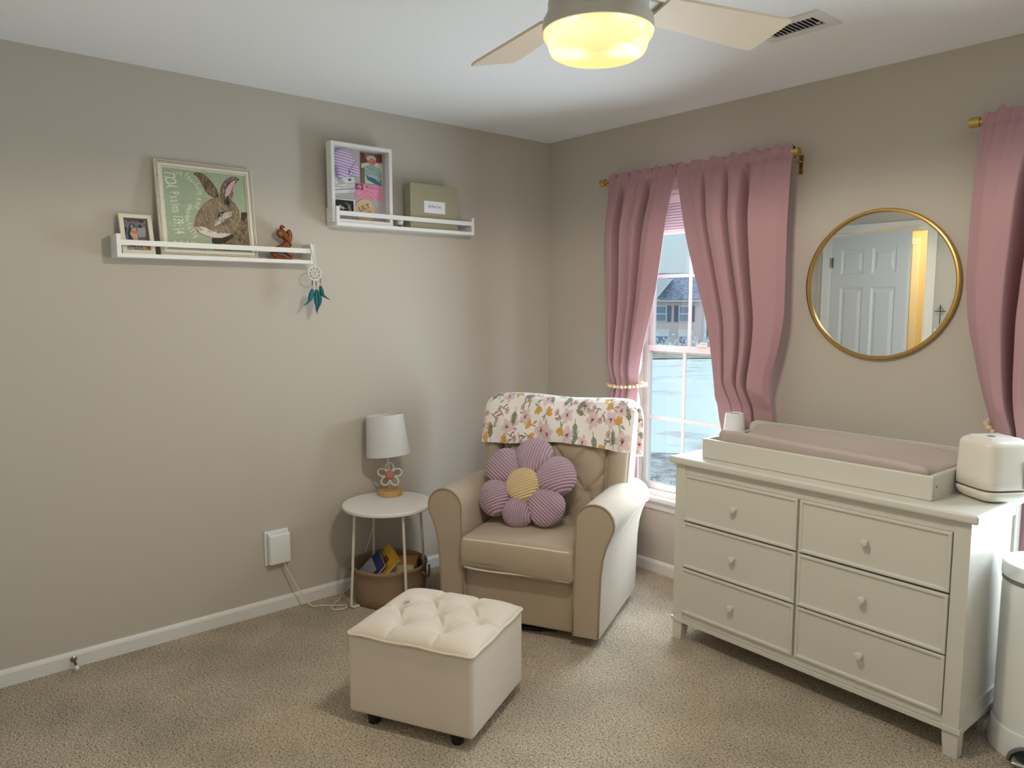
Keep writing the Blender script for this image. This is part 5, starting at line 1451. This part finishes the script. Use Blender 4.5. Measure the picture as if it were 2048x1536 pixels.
def featherm(pts, w, m):
    P = spline(pts, 8); n = len(P)
    bm = bmesh.new(); rows = []
    for i, p in enumerate(P):
        t = i/(n-1); ww = w*math.sin(PI*min(1, t*1.25+0.08))**0.8 if t < 0.62 else w*0.42*(1-t)/0.38*1.0+0.0006
        ww *= 1+0.12*math.sin(i*2.1)
        d = (P[min(i+1, n-1)]-P[max(i-1, 0)]).normalized(); nrm = Vector((0, -d.z, d.y))
        rows.append([bm.verts.new(p+nrm*ww+Vector((-0.0012, 0, 0))), bm.verts.new(p+Vector((0.0012, 0, 0))), bm.verts.new(p-nrm*ww+Vector((-0.0012, 0, 0))), bm.verts.new(p+Vector((-0.002, 0, 0)))])
    for a, b in zip(rows[:-1], rows[1:]):
        for k in range(4): bm.faces.new((a[k], a[(k+1) % 4], b[(k+1) % 4], b[k]))
    bm.faces.new(rows[0]); bm.faces.new(rows[-1])
    return obj('feather', bm, m, DC)
for k, (y, zt_, b) in enumerate(((-0.013, -0.074, 0), (0.006, -0.076, 0), (0.027, -0.058, 0))):
    z0 = -math.sqrt(max(0, R_**2-y**2))
    bm = bmesh.new(); tube(bm, [(0, y, z0), (0, y, zt_-0.004)], 0.0007, 6); obj('thread', bm, M['dark'], DC)
    for j in range(3): bead((0, y, z0-0.010-0.0075*j), 0.0032 if j < 2 else 0.0026, [brownb, teal, brownb][(j+k) % 3])
featherm([(0, -0.012, -0.072), (0, -0.018, -0.095), (0, -0.026, -0.118), (0, -0.040, -0.138), (0, -0.060, -0.150)], 0.013, feather)
featherm([(0.002, 0.006, -0.074), (0.002, 0.008, -0.105), (0.002, 0.008, -0.140), (0.002, 0.003, -0.165), (0.002, 0.008, -0.190)], 0.016, feather)
featherm([(0.004, 0.012, -0.080), (0.004, 0.020, -0.110), (0.004, 0.020, -0.135), (0.004, 0.010, -0.165), (0.004, 0.004, -0.182)], 0.011, feather2)
featherm([(0, 0.027, -0.056), (0, 0.032, -0.078), (0, 0.038, -0.098), (0, 0.056, -0.112), (0, 0.076, -0.124)], 0.011, feather2)
bm = bmesh.new()
yy0 = -1.612
pts = spline([(0, 0.001, R_), (-0.003, -0.001, 0.06), (-0.0035, -0.008, 0.10), (-0.004, -0.013, 0.122), (-0.018, -0.0125, 0.1385), (-0.022, 0.000, 0.1388)], 6)
tube(bm, pts, 0.0022, 6); pts = spline([(0, 0.002, R_), (-0.001, 0.007, 0.055), (-0.0035, 0.006, 0.085), (-0.0035, 0.004, 0.115), (-0.010, 0.002, 0.1385), (-0.022, 0.000, 0.139)], 6); tube(bm, pts, 0.0022, 6)
obj('ribbon', bm, mat('ivory ribbon', (232, 226, 210), 0.7), DC)

# ------------------------------------------------------------------ shadow box and its keepsakes
SW, SH, SD = 0.335, 0.377, 0.048
SX = 0.086                                        # front face distance from the wall
SB = thing('shadow_box', 'white deep shadow box frame of baby keepsakes standing on the shelf near the corner', 'shadow box', (SX, -1.332, Z2+0.0008))
frame('frame', SW, SH, 0.016, SD, [M['shelfwhite']], SB, [(0, -SD, 0), (0, -0.001, 0), (0.001, 0, 0), (0.0165, 0, 0), (0.0175, -0.001, 0), (0.0175, -SD+0.006, 0), (0.0175, -SD, 0)])
obj('backing', B(-SD, -SD+0.006, -SW/2+0.0176, SW/2-0.0176, 0.0176, SH-0.0176), mat('pale grey backing cloth', (186, 180, 180), 0.9, bump=0.1), SB, smooth=False)
Hs = homog([(140, 120), (1000, 240), (1030, 1455), (170, 1440)], [(0, 0), (1, 0), (1, 1), (0, 1)])
iw, ih = SW-0.035, SH-0.035
def sp_(q):                                        # crop pixel -> point on the backing (local y, z)
    u, v = Hs(q); return (-iw/2+u*iw, 0.0175+ih-v*ih)
def keep(name, label, cat): return thing(name, label, cat, (SX-SD+0.0062, -1.332, Z2+0.0008))
hat_m = mat('lilac striped knit', (206, 184, 224), 0.9)
nt = hat_m.node_tree; w = nt.nodes.new('ShaderNodeTexWave'); w.bands_direction = 'Z'; w.inputs['Scale'].default_value = 24; w.inputs['Distortion'].default_value = 0.2
mp = nt.nodes.new('ShaderNodeMapping'); mp.inputs['Rotation'].default_value = (0.15, 0, 0); tcx = nt.nodes.new('ShaderNodeTexCoord'); nt.links.new(tcx.outputs['Object'], mp.inputs[0]); nt.links.new(mp.outputs[0], w.inputs['Vector'])
r = nt.nodes.new('ShaderNodeValToRGB'); r.color_ramp.elements[0].position = 0.38; r.color_ramp.elements[0].color = lin((178, 150, 198)); r.color_ramp.elements[1].position = 0.6; r.color_ramp.elements[1].color = lin((224, 212, 234)); nt.links.new(w.outputs['Fac'], r.inputs['Fac']); nt.links.new(r.outputs['Color'], nt.nodes['Principled BSDF'].inputs['Base Color'])
HT = keep('baby_hat', 'lilac striped newborn hat with a bow inside the shadow box', 'hat')
def puff(name, outline, h, m, parent, x0=0.0):
    """soft flat thing: outline in local (y, z), swelling towards +x"""
    O = [Vector((0, a, b)) for a, b in outline]; c = sum(O, Vector())/len(O); bm = bmesh.new(); rows = []
    for s, hx in ((1.0, 0.0), (1.0, 0.25), (0.93, 0.62), (0.8, 0.85), (0.55, 0.97), (0.25, 1.0)):
        rows.append([bm.verts.new((x0+hx*h, c.y+(p.y-c.y)*s, c.z+(p.z-c.z)*s)) for p in O])
    for a, b in zip(rows[:-1], rows[1:]):
        for k in range(len(O)): bm.faces.new((a[k], a[(k+1) % len(O)], b[(k+1) % len(O)], b[k]))
    bm.faces.new(rows[0]); bm.faces.new(rows[-1])
    return obj(name, bm, m, parent)
out = [(p.x, p.y) for p in spline([Vector((*sp_(q), 0)) for q in [(290, 160), (360, 162), (420, 190), (470, 240), (490, 310), (520, 370), (560, 450), (575, 560), (560, 650), (440, 660), (340, 705), (265, 690), (240, 600), (215, 480), (180, 370), (180, 300), (215, 210)]], 3, True)]
puff('cap', out, 0.014, hat_m, HT)
o1 = [(p.x, p.y) for p in spline([Vector((*sp_(q), 0)) for q in [(435, 560), (380, 500), (300, 470), (235, 490), (240, 580), (270, 650), (350, 640), (420, 600)]], 3, True)]
o2 = [(p.x, p.y) for p in spline([Vector((*sp_(q), 0)) for q in [(440, 560), (470, 480), (510, 410), (560, 450), (595, 560), (590, 650), (520, 645), (460, 600)]], 3, True)]
bw = puff('bow', o1, 0.011, hat_m, HT, 0.008); puff('bow', o2, 0.011, hat_m, HT, 0.008)
yk, zk = sp_((443, 580)); bm = rbox(0.006, 0.005, 0.012, 0.0045, 3, 3)
for v in bm.verts: v.co += Vector((0.018, yk, zk))
obj('bow_knot', bm, hat_m, HT)
# newborn photograph
PB = keep('newborn_photo', 'colour photo of a swaddled newborn in a knit cap inside the shadow box', 'photo')
Hq = homog([(625, 215), (955, 248), (968, 790), (645, 755)], [(0, 0), (1, 0), (1, 1), (0, 1)]); qv = lambda pts: [Hq(q) for q in pts]
cv = Canvas(80, 128, (126, 100, 76), asp=80/128); cv.noise(1.0, 0.12, 10)
cv.poly(qv([(840, 240), (955, 248), (960, 420), (850, 380)]), (104, 50, 36)); cv.poly(qv([(625, 230), (690, 240), (690, 330), (630, 330)]), (92, 42, 60)); cv.poly(qv([(625, 320), (720, 330), (720, 430), (630, 400)]), (100, 56, 44))
cv.poly(qv([(640, 420), (720, 400), (960, 400), (968, 790), (650, 755)]), (206, 202, 184)); cv.poly(qv([(640, 500), (690, 480), (700, 760), (650, 760)]), (120, 104, 80))
cv.poly(qv([(700, 470), (760, 430), (840, 450), (920, 500), (955, 600), (950, 770), (900, 790), (740, 700), (690, 600)]), (140, 172, 164)); cv.poly(qv([(720, 620), (800, 640), (950, 720), (945, 785), (850, 770), (730, 690)]), (40, 110, 128)); cv.poly(qv([(740, 600), (950, 660), (950, 700), (740, 640)]), (190, 168, 178))
for k in range(9): cv.line(qv([(710+k*12, 470+k*20), (820+k*14, 540+k*26)]), 0.02, [(70, 120, 130), (176, 196, 184), (200, 190, 190)][k % 3], 0.8)
u, v = Hq((790, 330)); cv.ell(u, v, 0.22, 0.10, (196, 178, 172)); u, v = Hq((805, 385)); cv.ell(u, v, 0.17, 0.115, (196, 124, 108)); u, v = Hq((822, 395)); cv.ell(u, v, 0.05, 0.03, (160, 84, 78))
p00, p10, p01 = sp_((625, 215)), sp_((955, 240)), sp_((640, 765))
picture('photo_print', cv, (0.004, p00[0], p00[1]), (0, p10[0]-p00[0], 0), (0, 0, p01[1]-p00[1]), M['print'], PB, 0.0035)
# pink crib card
PC = keep('crib_card', 'pink hospital crib card with printed lines inside the shadow box', 'card')
Hq = homog([(548, 762), (975, 805), (980, 1062), (540, 1018)], [(0, 0), (1, 0), (1, 1), (0, 1)])
cv = Canvas(150, 92, (234, 152, 176), asp=150/92)
qv = lambda pts: [Hq(q) for q in pts]
cv.poly([(0.02, 0.03), (0.28, 0.03), (0.28, 0.42), (0.02, 0.42)], (96, 66, 110)); cv.ell(0.15, 0.23, 0.085, 0.14, (240, 140, 160)); cv.line([(0.12, 0.2), (0.18, 0.28)], 0.012, (200, 70, 90)); cv.line([(0.18, 0.18), (0.13, 0.3)], 0.012, (220, 90, 100))
cv.poly([(0.36, 0.12), (0.40, 0.09), (0.44, 0.12), (0.41, 0.28)], (160, 30, 60))
for (a, b, y, c) in ((0.46, 0.82, 0.16, (150, 40, 80)), (0.46, 0.95, 0.25, (180, 80, 110))): cv.line([(a, y), (b, y+0.01)], 0.008, c)
for y in (0.48, 0.57, 0.66, 0.75, 0.84, 0.92):
    x = 0.03
    while x < 0.92:
        l = rng.uniform(0.05, 0.2); cv.line([(x, y), (min(0.96, x+l), y)], 0.006, (150, 60, 92), 0.85); x += l+rng.uniform(0.03, 0.14)
p00, p10, p01 = sp_((545, 765)), sp_((978, 790)), sp_((545, 1030))
picture('card', cv, (0.002, p00[0], p00[1]), (0, p10[0]-p00[0], -0.004), (0, 0, p01[1]-p00[1]), M['print'], PC, 0.0015)
# hospital bracelets
def band(label, q0, q1, q2, q3, lab, lines, tail):
    t = keep('id_bracelet', label, 'bracelet'); t['group'] = 'hospital bracelets in the shadow box'
    cv = Canvas(120, 42, (226, 226, 224), asp=120/42)
    if tail: cv.poly([(tail, 0), (1, 0), (1, 1), (tail, 1)], (206, 206, 206))
    for (a, b, y, w_) in lines: cv.line([(a, y), (b, y)], w_, (52, 50, 52))
    p00, p10, p01 = sp_(q0), sp_(q1), sp_(q3)
    picture('printed_strip', cv, (0.0035, p00[0], p00[1]), (0, p10[0]-p00[0], p10[1]-p00[1]+0.02), (0, 0, p01[1]-p00[1]), M['print'], t, 0.002)
    return t
band('widest white hospital bracelet with black print inside the shadow box', (175, 690), (530, 735), (530, 830), (175, 805), '', [(0.04, 0.12, 0.2, 0.02), (0.04, 0.1, 0.5, 0.025), (0.05, 0.11, 0.75, 0.02), (0.2, 0.36, 0.15, 0.012), (0.2, 0.4, 0.3, 0.012), (0.2, 0.42, 0.45, 0.012), (0.2, 0.52, 0.6, 0.012), (0.25, 0.55, 0.85, 0.014), (0.74, 0.82, 0.35, 0.03), (0.74, 0.82, 0.55, 0.03), (0.88, 0.9, 0.5, 0.01)], 0)
band('middle hospital bracelet with pale print and clear strap inside the shadow box', (175, 818), (530, 850), (530, 930), (175, 905), '', [(0.1, 0.4, 0.3, 0.008), (0.1, 0.45, 0.5, 0.008), (0.42, 0.47, 0.6, 0.02), (0.56, 0.62, 0.6, 0.02)], 0.66)
band('lowest and thinnest hospital bracelet inside the shadow box', (175, 925), (540, 950), (540, 1010), (175, 985), '', [(0.05, 0.1, 0.3, 0.006), (0.05, 0.3, 0.6, 0.005)], 0.7)
# ultrasound print
US = keep('ultrasound_print', 'black ultrasound picture with a white border inside the shadow box', 'photo')
cv = Canvas(110, 96, (232, 230, 226), asp=110/96); cv.poly([(0.0, 0.06), (0.93, 0.06), (0.93, 0.9), (0.0, 0.9)], (18, 17, 19))
for k in range(90):
    t = rng.uniform(0, 1); cv.ell(0.28+0.22*t+rng.normal(0, .03), 0.62-0.1*math.sin(t*3)+rng.normal(0, .05), 0.03, 0.03, (200, 200, 200), 0, 0.4, 0.5)
    cv.ell(0.70+0.08*t+rng.normal(0, .03), 0.3+0.42*t, 0.03, 0.04, (140, 140, 140), 0, 0.35, 0.5)
cv.ell(0.34, 0.42, 0.05, 0.06, (220, 220, 220), 0, 0.8, 0.5); cv.line([(0.58, 0.2), (0.64, 0.2), (0.64, 0.28), (0.58, 0.28), (0.58, 0.2)], 0.006, (150, 150, 150))
for y in (0.12, 0.78, 0.84): cv.line([(0.05, y), (0.2, y)], 0.005, (150, 150, 150))
p00, p10, p01 = sp_((170, 1058)), sp_((540, 1075)), sp_((175, 1350))
picture('print', cv, (0.004, p00[0], p00[1]), (0, p10[0]-p00[0], 0), (0, 0, p01[1]-p00[1]), M['print'], US, 0.002)
# wooden name disc
WD = keep('name_disc', 'round pale wooden name disc reading LILY inside the shadow box', 'name disc')
cy_, cz_ = sp_((700, 1258)); rD = abs(sp_((855, 1258))[0]-sp_((540, 1258))[0])/2
bm = bmesh.new(); lathe(bm, [(0, 0), (rD-0.0006, 0), (rD, 0.0006), (rD, 0.0034), (rD-0.0006, 0.004), (0, 0.004)], 64, M=Matrix.Translation((0.0005, cy_, cz_)) @ Matrix.Rotation(PI/2, 4, 'Y')); hard('disc', bm, mat('pale wood disc', (224, 192, 152), 0.6, var=0.06, vscale=60), WD)
bm = bmesh.new(); a = math.radians(24); c, s = math.cos(a), math.sin(a)
Mx = Matrix(((0, 0, 1, 0.0049), (c, -s, 0, cy_+0.001), (s, c, 0, cz_+0.006), (0, 0, 0, 1))); add_text(bm, 'LILY', 0.036, Mx, True)
Mx = Matrix(((0, 0, 1, 0.0049), (c, -s, 0, cy_+0.012), (s, c, 0, cz_-0.017), (0, 0, 0, 1))); add_text(bm, 'Rose', 0.024, Mx, True)
obj('engraved_name', bm, mat('burnt engraving', (84, 56, 40), 0.8), WD, smooth=False)

# ------------------------------------------------------------------ memory box
MB_ = thing('memory_box', 'olive beige memory box with a white label at the right end of the upper shelf', 'box', (0.020, -0.905, Z2+0.0008))
olive = mat('olive linen board', (170, 162, 134), 0.85, bump=0.15, bscale=800)
hard('box_body', B(0.0, 0.050, -0.149, 0.149, 0, 0.228, 0.002), olive, MB_)
hard('box_lid', B(0.0505, 0.0605, -0.151, 0.151, -0.0, 0.230, 0.002), olive, MB_)
lb = obj('label', B(0.0606, 0.0612, -0.066, 0.067, 0.084, 0.145), mat('white label paper', (240, 240, 246), 0.6), MB_, smooth=False)
bm = bmesh.new()
def scr(txt, y, z, size): add_text(bm, txt, size, Matrix(((0, 0, 1, 0.0615), (1, -0.0, 0, y), (0, 1, 0, z), (0, 0, 0, 1))), True, squeeze=0.62)
scr('Lily Rose Lynn', 0.0, 0.112, 0.022)
obj('label_writing', bm, M['blackink'], lb, smooth=False)
# tiny white gadget between shadow box and memory box
GD = thing('baby_monitor', 'tiny white rounded gadget on a dark foot behind the rail of the upper shelf', 'baby monitor', (0.055, -1.104, Z2+0.0005))
bm = bmesh.new(); lathe(bm, [(0, 0.011), (0.009, 0.012), (0.0155, 0.017), (0.018, 0.026), (0.018, 0.042), (0.0155, 0.050), (0, 0.053)], 32); obj('body', bm, M['whiteplastic'], GD)
bm = bmesh.new(); lathe(bm, [(0, 0), (0.012, 0), (0.012, 0.003), (0.005, 0.006), (0.005, 0.012), (0, 0.012)], 24); hard('foot', bm, M['dark'], GD)
# ------------------------------------------------------------------ side table
tx, ty, tr_, tz = 0.25, -1.325, 0.221, 0.500
ST = thing('side_table', 'round white side table with thin metal legs between armchair and wall', 'side table', (tx, ty, 0))
bm = bmesh.new(); lathe(bm, [(0, tz-0.018), (tr_-0.004, tz-0.018), (tr_, tz-0.014), (tr_, tz-0.003), (tr_-0.003, tz), (0, tz)], 72); hard('table_top', bm, mat('white table lacquer', (236, 233, 226), 0.35), ST)
legm = mat('white powder coated steel', (226, 216, 202), 0.4)
bm = bmesh.new(); tube(bm, [(0.165*math.cos(a), 0.165*math.sin(a), tz-0.026) for a in np.linspace(0, 2*PI, 40, False)], 0.006, 8, True); obj('ring', bm, legm, ST)
for k in range(4):
    a = math.radians(-122+90*k+24) if False else math.atan2(-0.198, -0.026)+k*PI/2
    c, s = math.cos(a), math.sin(a)
    bm = bmesh.new(); tube(bm, spline([(0.172*c, 0.172*s, tz-0.019), (0.178*c, 0.178*s, tz-0.10), (0.199*c, 0.199*s, 0.05), (0.2005*c, 0.2005*s, 0.018), (0.190*c, 0.190*s, 0.0072), (0.160*c, 0.160*s, 0.0070)], 6), 0.0068, 10); obj('leg', bm, legm, ST)

# ------------------------------------------------------------------ table lamp
lx, ly = 0.130, -1.237
LM = thing('table_lamp', 'small table lamp with white shade, rope flower stem and round wooden base', 'lamp', (lx, ly, tz+0.0005))
LM.rotation_euler = (0, 0, yaw)                          # local x = right in the photograph, -y = towards the camera
bm = bmesh.new(); lathe(bm, [(0, 0), (0.0605, 0), (0.062, 0.002), (0.062, 0.026), (0.060, 0.028), (0, 0.028)], 56); hard('base', bm, M['oak'], LM)
rope = mat('cream rope', (232, 222, 204), 0.9, bump=0.5, bscale=400)
bm = bmesh.new(); tube(bm, [(-0.004, 0.004, 0.026), (-0.004, 0.004, 0.13), (-0.012, 0.004, 0.21), (-0.016, 0.004, 0.30)], 0.0042, 10); obj('pole', bm, rope, LM)
cz_ = 0.104
for k in range(5):
    a = PI/2+2*PI*k/5; R_ = 0.040
    bm = bmesh.new(); pts = []
    for q in np.linspace(0, 2*PI, 30, False):
        u, v = 0.0235*math.cos(q), 0.0195*math.sin(q)
        pts.append((R_*math.cos(a)+u*math.cos(a)-v*math.sin(a), -0.003, cz_+R_*math.sin(a)+u*math.sin(a)+v*math.cos(a)))
    tube(bm, pts, 0.0042, 8, True); obj('petal_ring', bm, rope, LM)
bm = bmesh.new(); bmesh.ops.create_icosphere(bm, subdivisions=4, radius=0.0225)
for v in bm.verts: v.co = Vector((v.co.x*1.05, v.co.y*0.75-0.008, v.co.z*1.05+cz_))
obj('pink_bobble', bm, mat('dusty rose pompom', (196, 124, 112), 0.95, bump=1.0, bscale=300), LM)
Sh = Matrix.Translation((-0.006, 0, 0.208)) @ Matrix.Rotation(math.radians(-5.0), 4, 'Y') @ Matrix.Rotation(math.radians(-3.0), 4, 'X')
bm = bmesh.new(); lathe(bm, [(0.1095, 0.0), (0.111, 0.0), (0.111, 0.004), (0.0935, 0.202), (0.0935, 0.206), (0.092, 0.206), (0.1095, 0.0)], 72, M=Sh, cap=False); sh = hard('lamp_shade', bm, M['shade'], LM)
bm = bmesh.new()
for k in range(3):
    a = 2*PI*k/3+0.4; tube(bm, [Sh @ Vector((0.012*math.cos(a), 0.012*math.sin(a), 0.150)), Sh @ Vector((0.094*math.cos(a), 0.094*math.sin(a), 0.196))], 0.0016, 6)
obj('spider_frame', bm, M['whiteplastic'], sh)
bm = bmesh.new(); bmesh.ops.create_icosphere(bm, subdivisions=3, radius=0.026)
for v in bm.verts: v.co += Vector((-0.014, 0.004, 0.335))
lathe(bm, [(0.014, 0.285), (0.015, 0.288), (0.015, 0.318), (0.0, 0.319)], 20, c=(-0.0145, 0.004, 0)); obj('bulb', bm, M['whiteplastic'], LM)
LM_c = thing('lamp_cord', 'thin white lamp cord hanging behind the side table down to the floor', 'cord', (0, 0, 0))
bm = bmesh.new(); tube(bm, spline([(0.050, -1.218, 0.505), (0.018, -1.222, 0.500), (0.012, -1.225, 0.47), (0.014, -1.26, 0.36), (0.018, -1.32, 0.20), (0.020, -1.40, 0.05), (0.030, -1.46, 0.006), (0.06, -1.50, 0.004)], 8), 0.0024, 6); obj('cable', bm, M['whiteplastic'], LM_c)

# ------------------------------------------------------------------ basket and books
bx, by, bz, br = 0.216, -1.300, 0.190, 0.186
BS = thing('fabric_basket', 'round brown fabric basket of books under the side table', 'basket', (bx, by, 0))
bm = bmesh.new(); n = 72
prof = [(0.0, 0.004), (br-0.020, 0.002), (br-0.010, 0.008), (br-0.008, 0.05), (br-0.002, 0.12), (br, bz-0.022), (br+0.004, bz-0.018), (br+0.005, bz-0.004), (br+0.002, bz), (br-0.003, bz-0.002), (br-0.006, bz-0.02), (br-0.010, 0.12), (br-0.014, 0.02), (0, 0.014)]
lathe(bm, prof, n, cap=False)
for v in bm.verts:
    a = math.atan2(v.co.y, v.co.x); k = 1+0.018*math.sin(3*a+1)*v.co.z/bz+0.010*math.sin(7*a); v.co.x *= k; v.co.y *= k; v.co.z += 0.004*math.sin(2*a+0.5)*v.co.z/bz
obj('basket_body', bm, M['basket'], BS)
a0 = math.atan2(-0.6, -0.75)
for s in (1, -1):
    aa = a0 if s > 0 else a0+PI
    bm = bmesh.new(); pts = []
    for t in np.linspace(-0.28, 0.28, 13): pts.append(((br+0.010+0.006*math.cos(t/0.28*PI/2))*math.cos(aa+t), (br+0.010+0.006*math.cos(t/0.28*PI/2))*math.sin(aa+t), bz-0.03-0.035*math.cos(t/0.28*PI/2)))
    tube(bm, pts, 0.006, 8); obj('handle', bm, M['basket'], BS)
page = mat('book pages', (226, 214, 192), 0.8)
def book(label, loc, rot, w, h, th, cover, deco=None):
    t = thing('picture_book', label, 'book', loc, group='picture books in the basket'); t.rotation_euler = rot
    cm = mat('book cover', cover, 0.45)
    bm = bmesh.new(); box(bm, -w/2, w/2, -h/2, h/2, -th/2, -th/2+0.002); box(bm, -w/2, w/2, -h/2, h/2, th/2-0.002, th/2); box(bm, -w/2-0.001, -w/2+0.002, -h/2, h/2, -th/2, th/2)
    c_ = obj('cover', bm, cm, t, smooth=False)
    obj('pages', B(-w/2+0.002, w/2-0.003, -h/2+0.003, h/2-0.003, -th/2+0.002, th/2-0.002), page, t, smooth=False)
    if deco:
        bm = bmesh.new()
        for (x0, x1, y0, y1) in deco[1]: box(bm, x0, x1, y0, y1, th/2, th/2+0.0004)
        obj('cover_art', bm, mat('cover art', deco[0], 0.5), t, smooth=False)
    return t
rz = yaw
def rot_from(xa, ya):
    xa = Vector(xa).normalized(); za = xa.cross(Vector(ya)).normalized(); ya = za.cross(xa)
    return Matrix((xa, ya, za)).transposed().to_euler()
Rv, Fv, Uv = Vector((math.cos(yaw), math.sin(yaw), 0)), Vector((-math.sin(yaw), math.cos(yaw), 0)), Vector((0, 0, 1))
ctr = Vector((bx, by, 0))
def bl_(r, f, z): return tuple(ctr+Rv*r+Fv*f+Uv*z)
book('pale book with tan spots lying low at the front of the basket', bl_(0.04, -0.055, 0.150), rot_from(Rv*1.0+Fv*0.03, Fv+Uv*0.12), 0.165, 0.15, 0.014, (196, 184, 132), ((150, 120, 70), [(-0.02, 0.0, -0.02, 0.005)]))
book('tan covered book lying at the back of the basket under another', bl_(0.055, 0.055, 0.138), rot_from(Rv, Fv+Uv*0.02), 0.15, 0.13, 0.024, (170, 130, 74))
book('orange edged book lying at the back of the basket on the tan one', bl_(0.060, 0.062, 0.164), rot_from(Rv, Fv+Uv*0.02), 0.14, 0.12, 0.014, (184, 120, 62))
book('yellow covered book standing tilted highest out of the basket', bl_(-0.035, -0.030, 0.168), rot_from(Rv*0.60+Uv*0.66+Fv*0.12, Fv*0.85-Rv*0.5+Uv*0.1), 0.195, 0.16, 0.014, (206, 160, 36), ((120, 60, 30), [(0.0, 0.055, -0.02, 0.03)]))
book('navy blue book leaning beside the yellow one in the basket', bl_(-0.080, -0.036, 0.156), rot_from(Rv*0.55+Uv*0.66+Fv*0.05, Fv*0.85-Rv*0.5+Uv*0.1), 0.150, 0.14, 0.013, (34, 46, 110), ((220, 214, 206), [(-0.06, -0.045, -0.04, 0.02)]))
book('pale blue grey book leaning leftmost in the basket', bl_(-0.112, -0.030, 0.140), rot_from(Rv*0.55+Uv*0.62+Fv*0.05, Fv*0.85-Rv*0.5+Uv*0.1), 0.12, 0.11, 0.010, (150, 150, 158))

# ------------------------------------------------------------------ outlet cover, cord, door stop
OC = thing('outlet_cover', 'white plastic outlet cover box on the left wall above the baseboard', 'outlet cover', (0, -1.797, 0.315))
hard('back_plate', B(0, 0.010, -0.060, 0.058, -0.082, 0.084, 0.003), M['whiteplastic'], OC)
bm = rbox(0.0175, 0.053, 0.074, 0.010, 4, 4)
for v in bm.verts: v.co += Vector((0.0275, 0.003, -0.002))
cvr = obj('cover', bm, M['whiteplastic'], OC)
for s in (-1, 1):
    hard('clip', B(0.008, 0.020, 0.003-0.052, 0.003-0.036, s*0.0735-0.003, s*0.0735+0.003, 0.001), M['whiteplastic'], OC)
    hard('clip', B(0.008, 0.020, 0.003+0.036, 0.003+0.052, s*0.0735-0.003, s*0.0735+0.003, 0.001), M['whiteplastic'], OC)
bm = bmesh.new()
tube(bm, spline([(0.030, -1.775, 0.242), (0.034, -1.770, 0.225), (0.042, -1.745, 0.165), (0.060, -1.705, 0.075), (0.080, -1.665, 0.010), (0.10, -1.625, 0.0045), (0.130, -1.585, 0.004), (0.165, -1.545, 0.004), (0.185, -1.530, 0.006), (0.205, -1.540, 0.005), (0.205, -1.575, 0.004), (0.180, -1.600, 0.004), (0.150, -1.590, 0.005), (0.125, -1.560, 0.0085), (0.100, -1.525, 0.007), (0.07, -1.49, 0.004), (0.045, -1.45, 0.004), (0.03, -1.38, 0.004), (0.025, -1.28, 0.004)], 8), 0.0030, 8)
tag(obj('power_cord', bm, mat('white cord', (228, 222, 214), 0.5)), 'white power cord running from the outlet cover looped on the carpet', 'cord')
DS = thing('door_stop', 'small metal door stop with white rubber tip on the left baseboard', 'door stop', (0.0142, -2.672, 0.038))
RY_ = Matrix.Rotation(PI/2, 4, 'Y') 
tl = Matrix.Rotation(math.radians(14), 4, 'Y')
bm = bmesh.new(); lathe(bm, [(0, 0), (0.0125, 0), (0.0125, 0.002), (0.007, 0.006), (0.006, 0.012), (0, 0.012)], 20, M=RY_); hard('flange', bm, M['steel'], DS)
bm = bmesh.new(); tube(bm, [tl @ Vector((0.008+0.048*t, 0.0045*math.cos(t*2*PI*14), 0.0045*math.sin(t*2*PI*14))) for t in np.linspace(0, 1, 170)], 0.0011, 5); lathe(bm, [(0.0036, 0.006), (0.0036, 0.056)], 10, M=tl @ RY_); hard('spring', bm, M['steel'], DS)
bm = bmesh.new(); lathe(bm, [(0, 0.054), (0.007, 0.054), (0.0078, 0.057), (0.0078, 0.066), (0.006, 0.070), (0, 0.071)], 20, M=tl @ RY_); obj('rubber_tip', bm, M['whiteplastic'], DS)
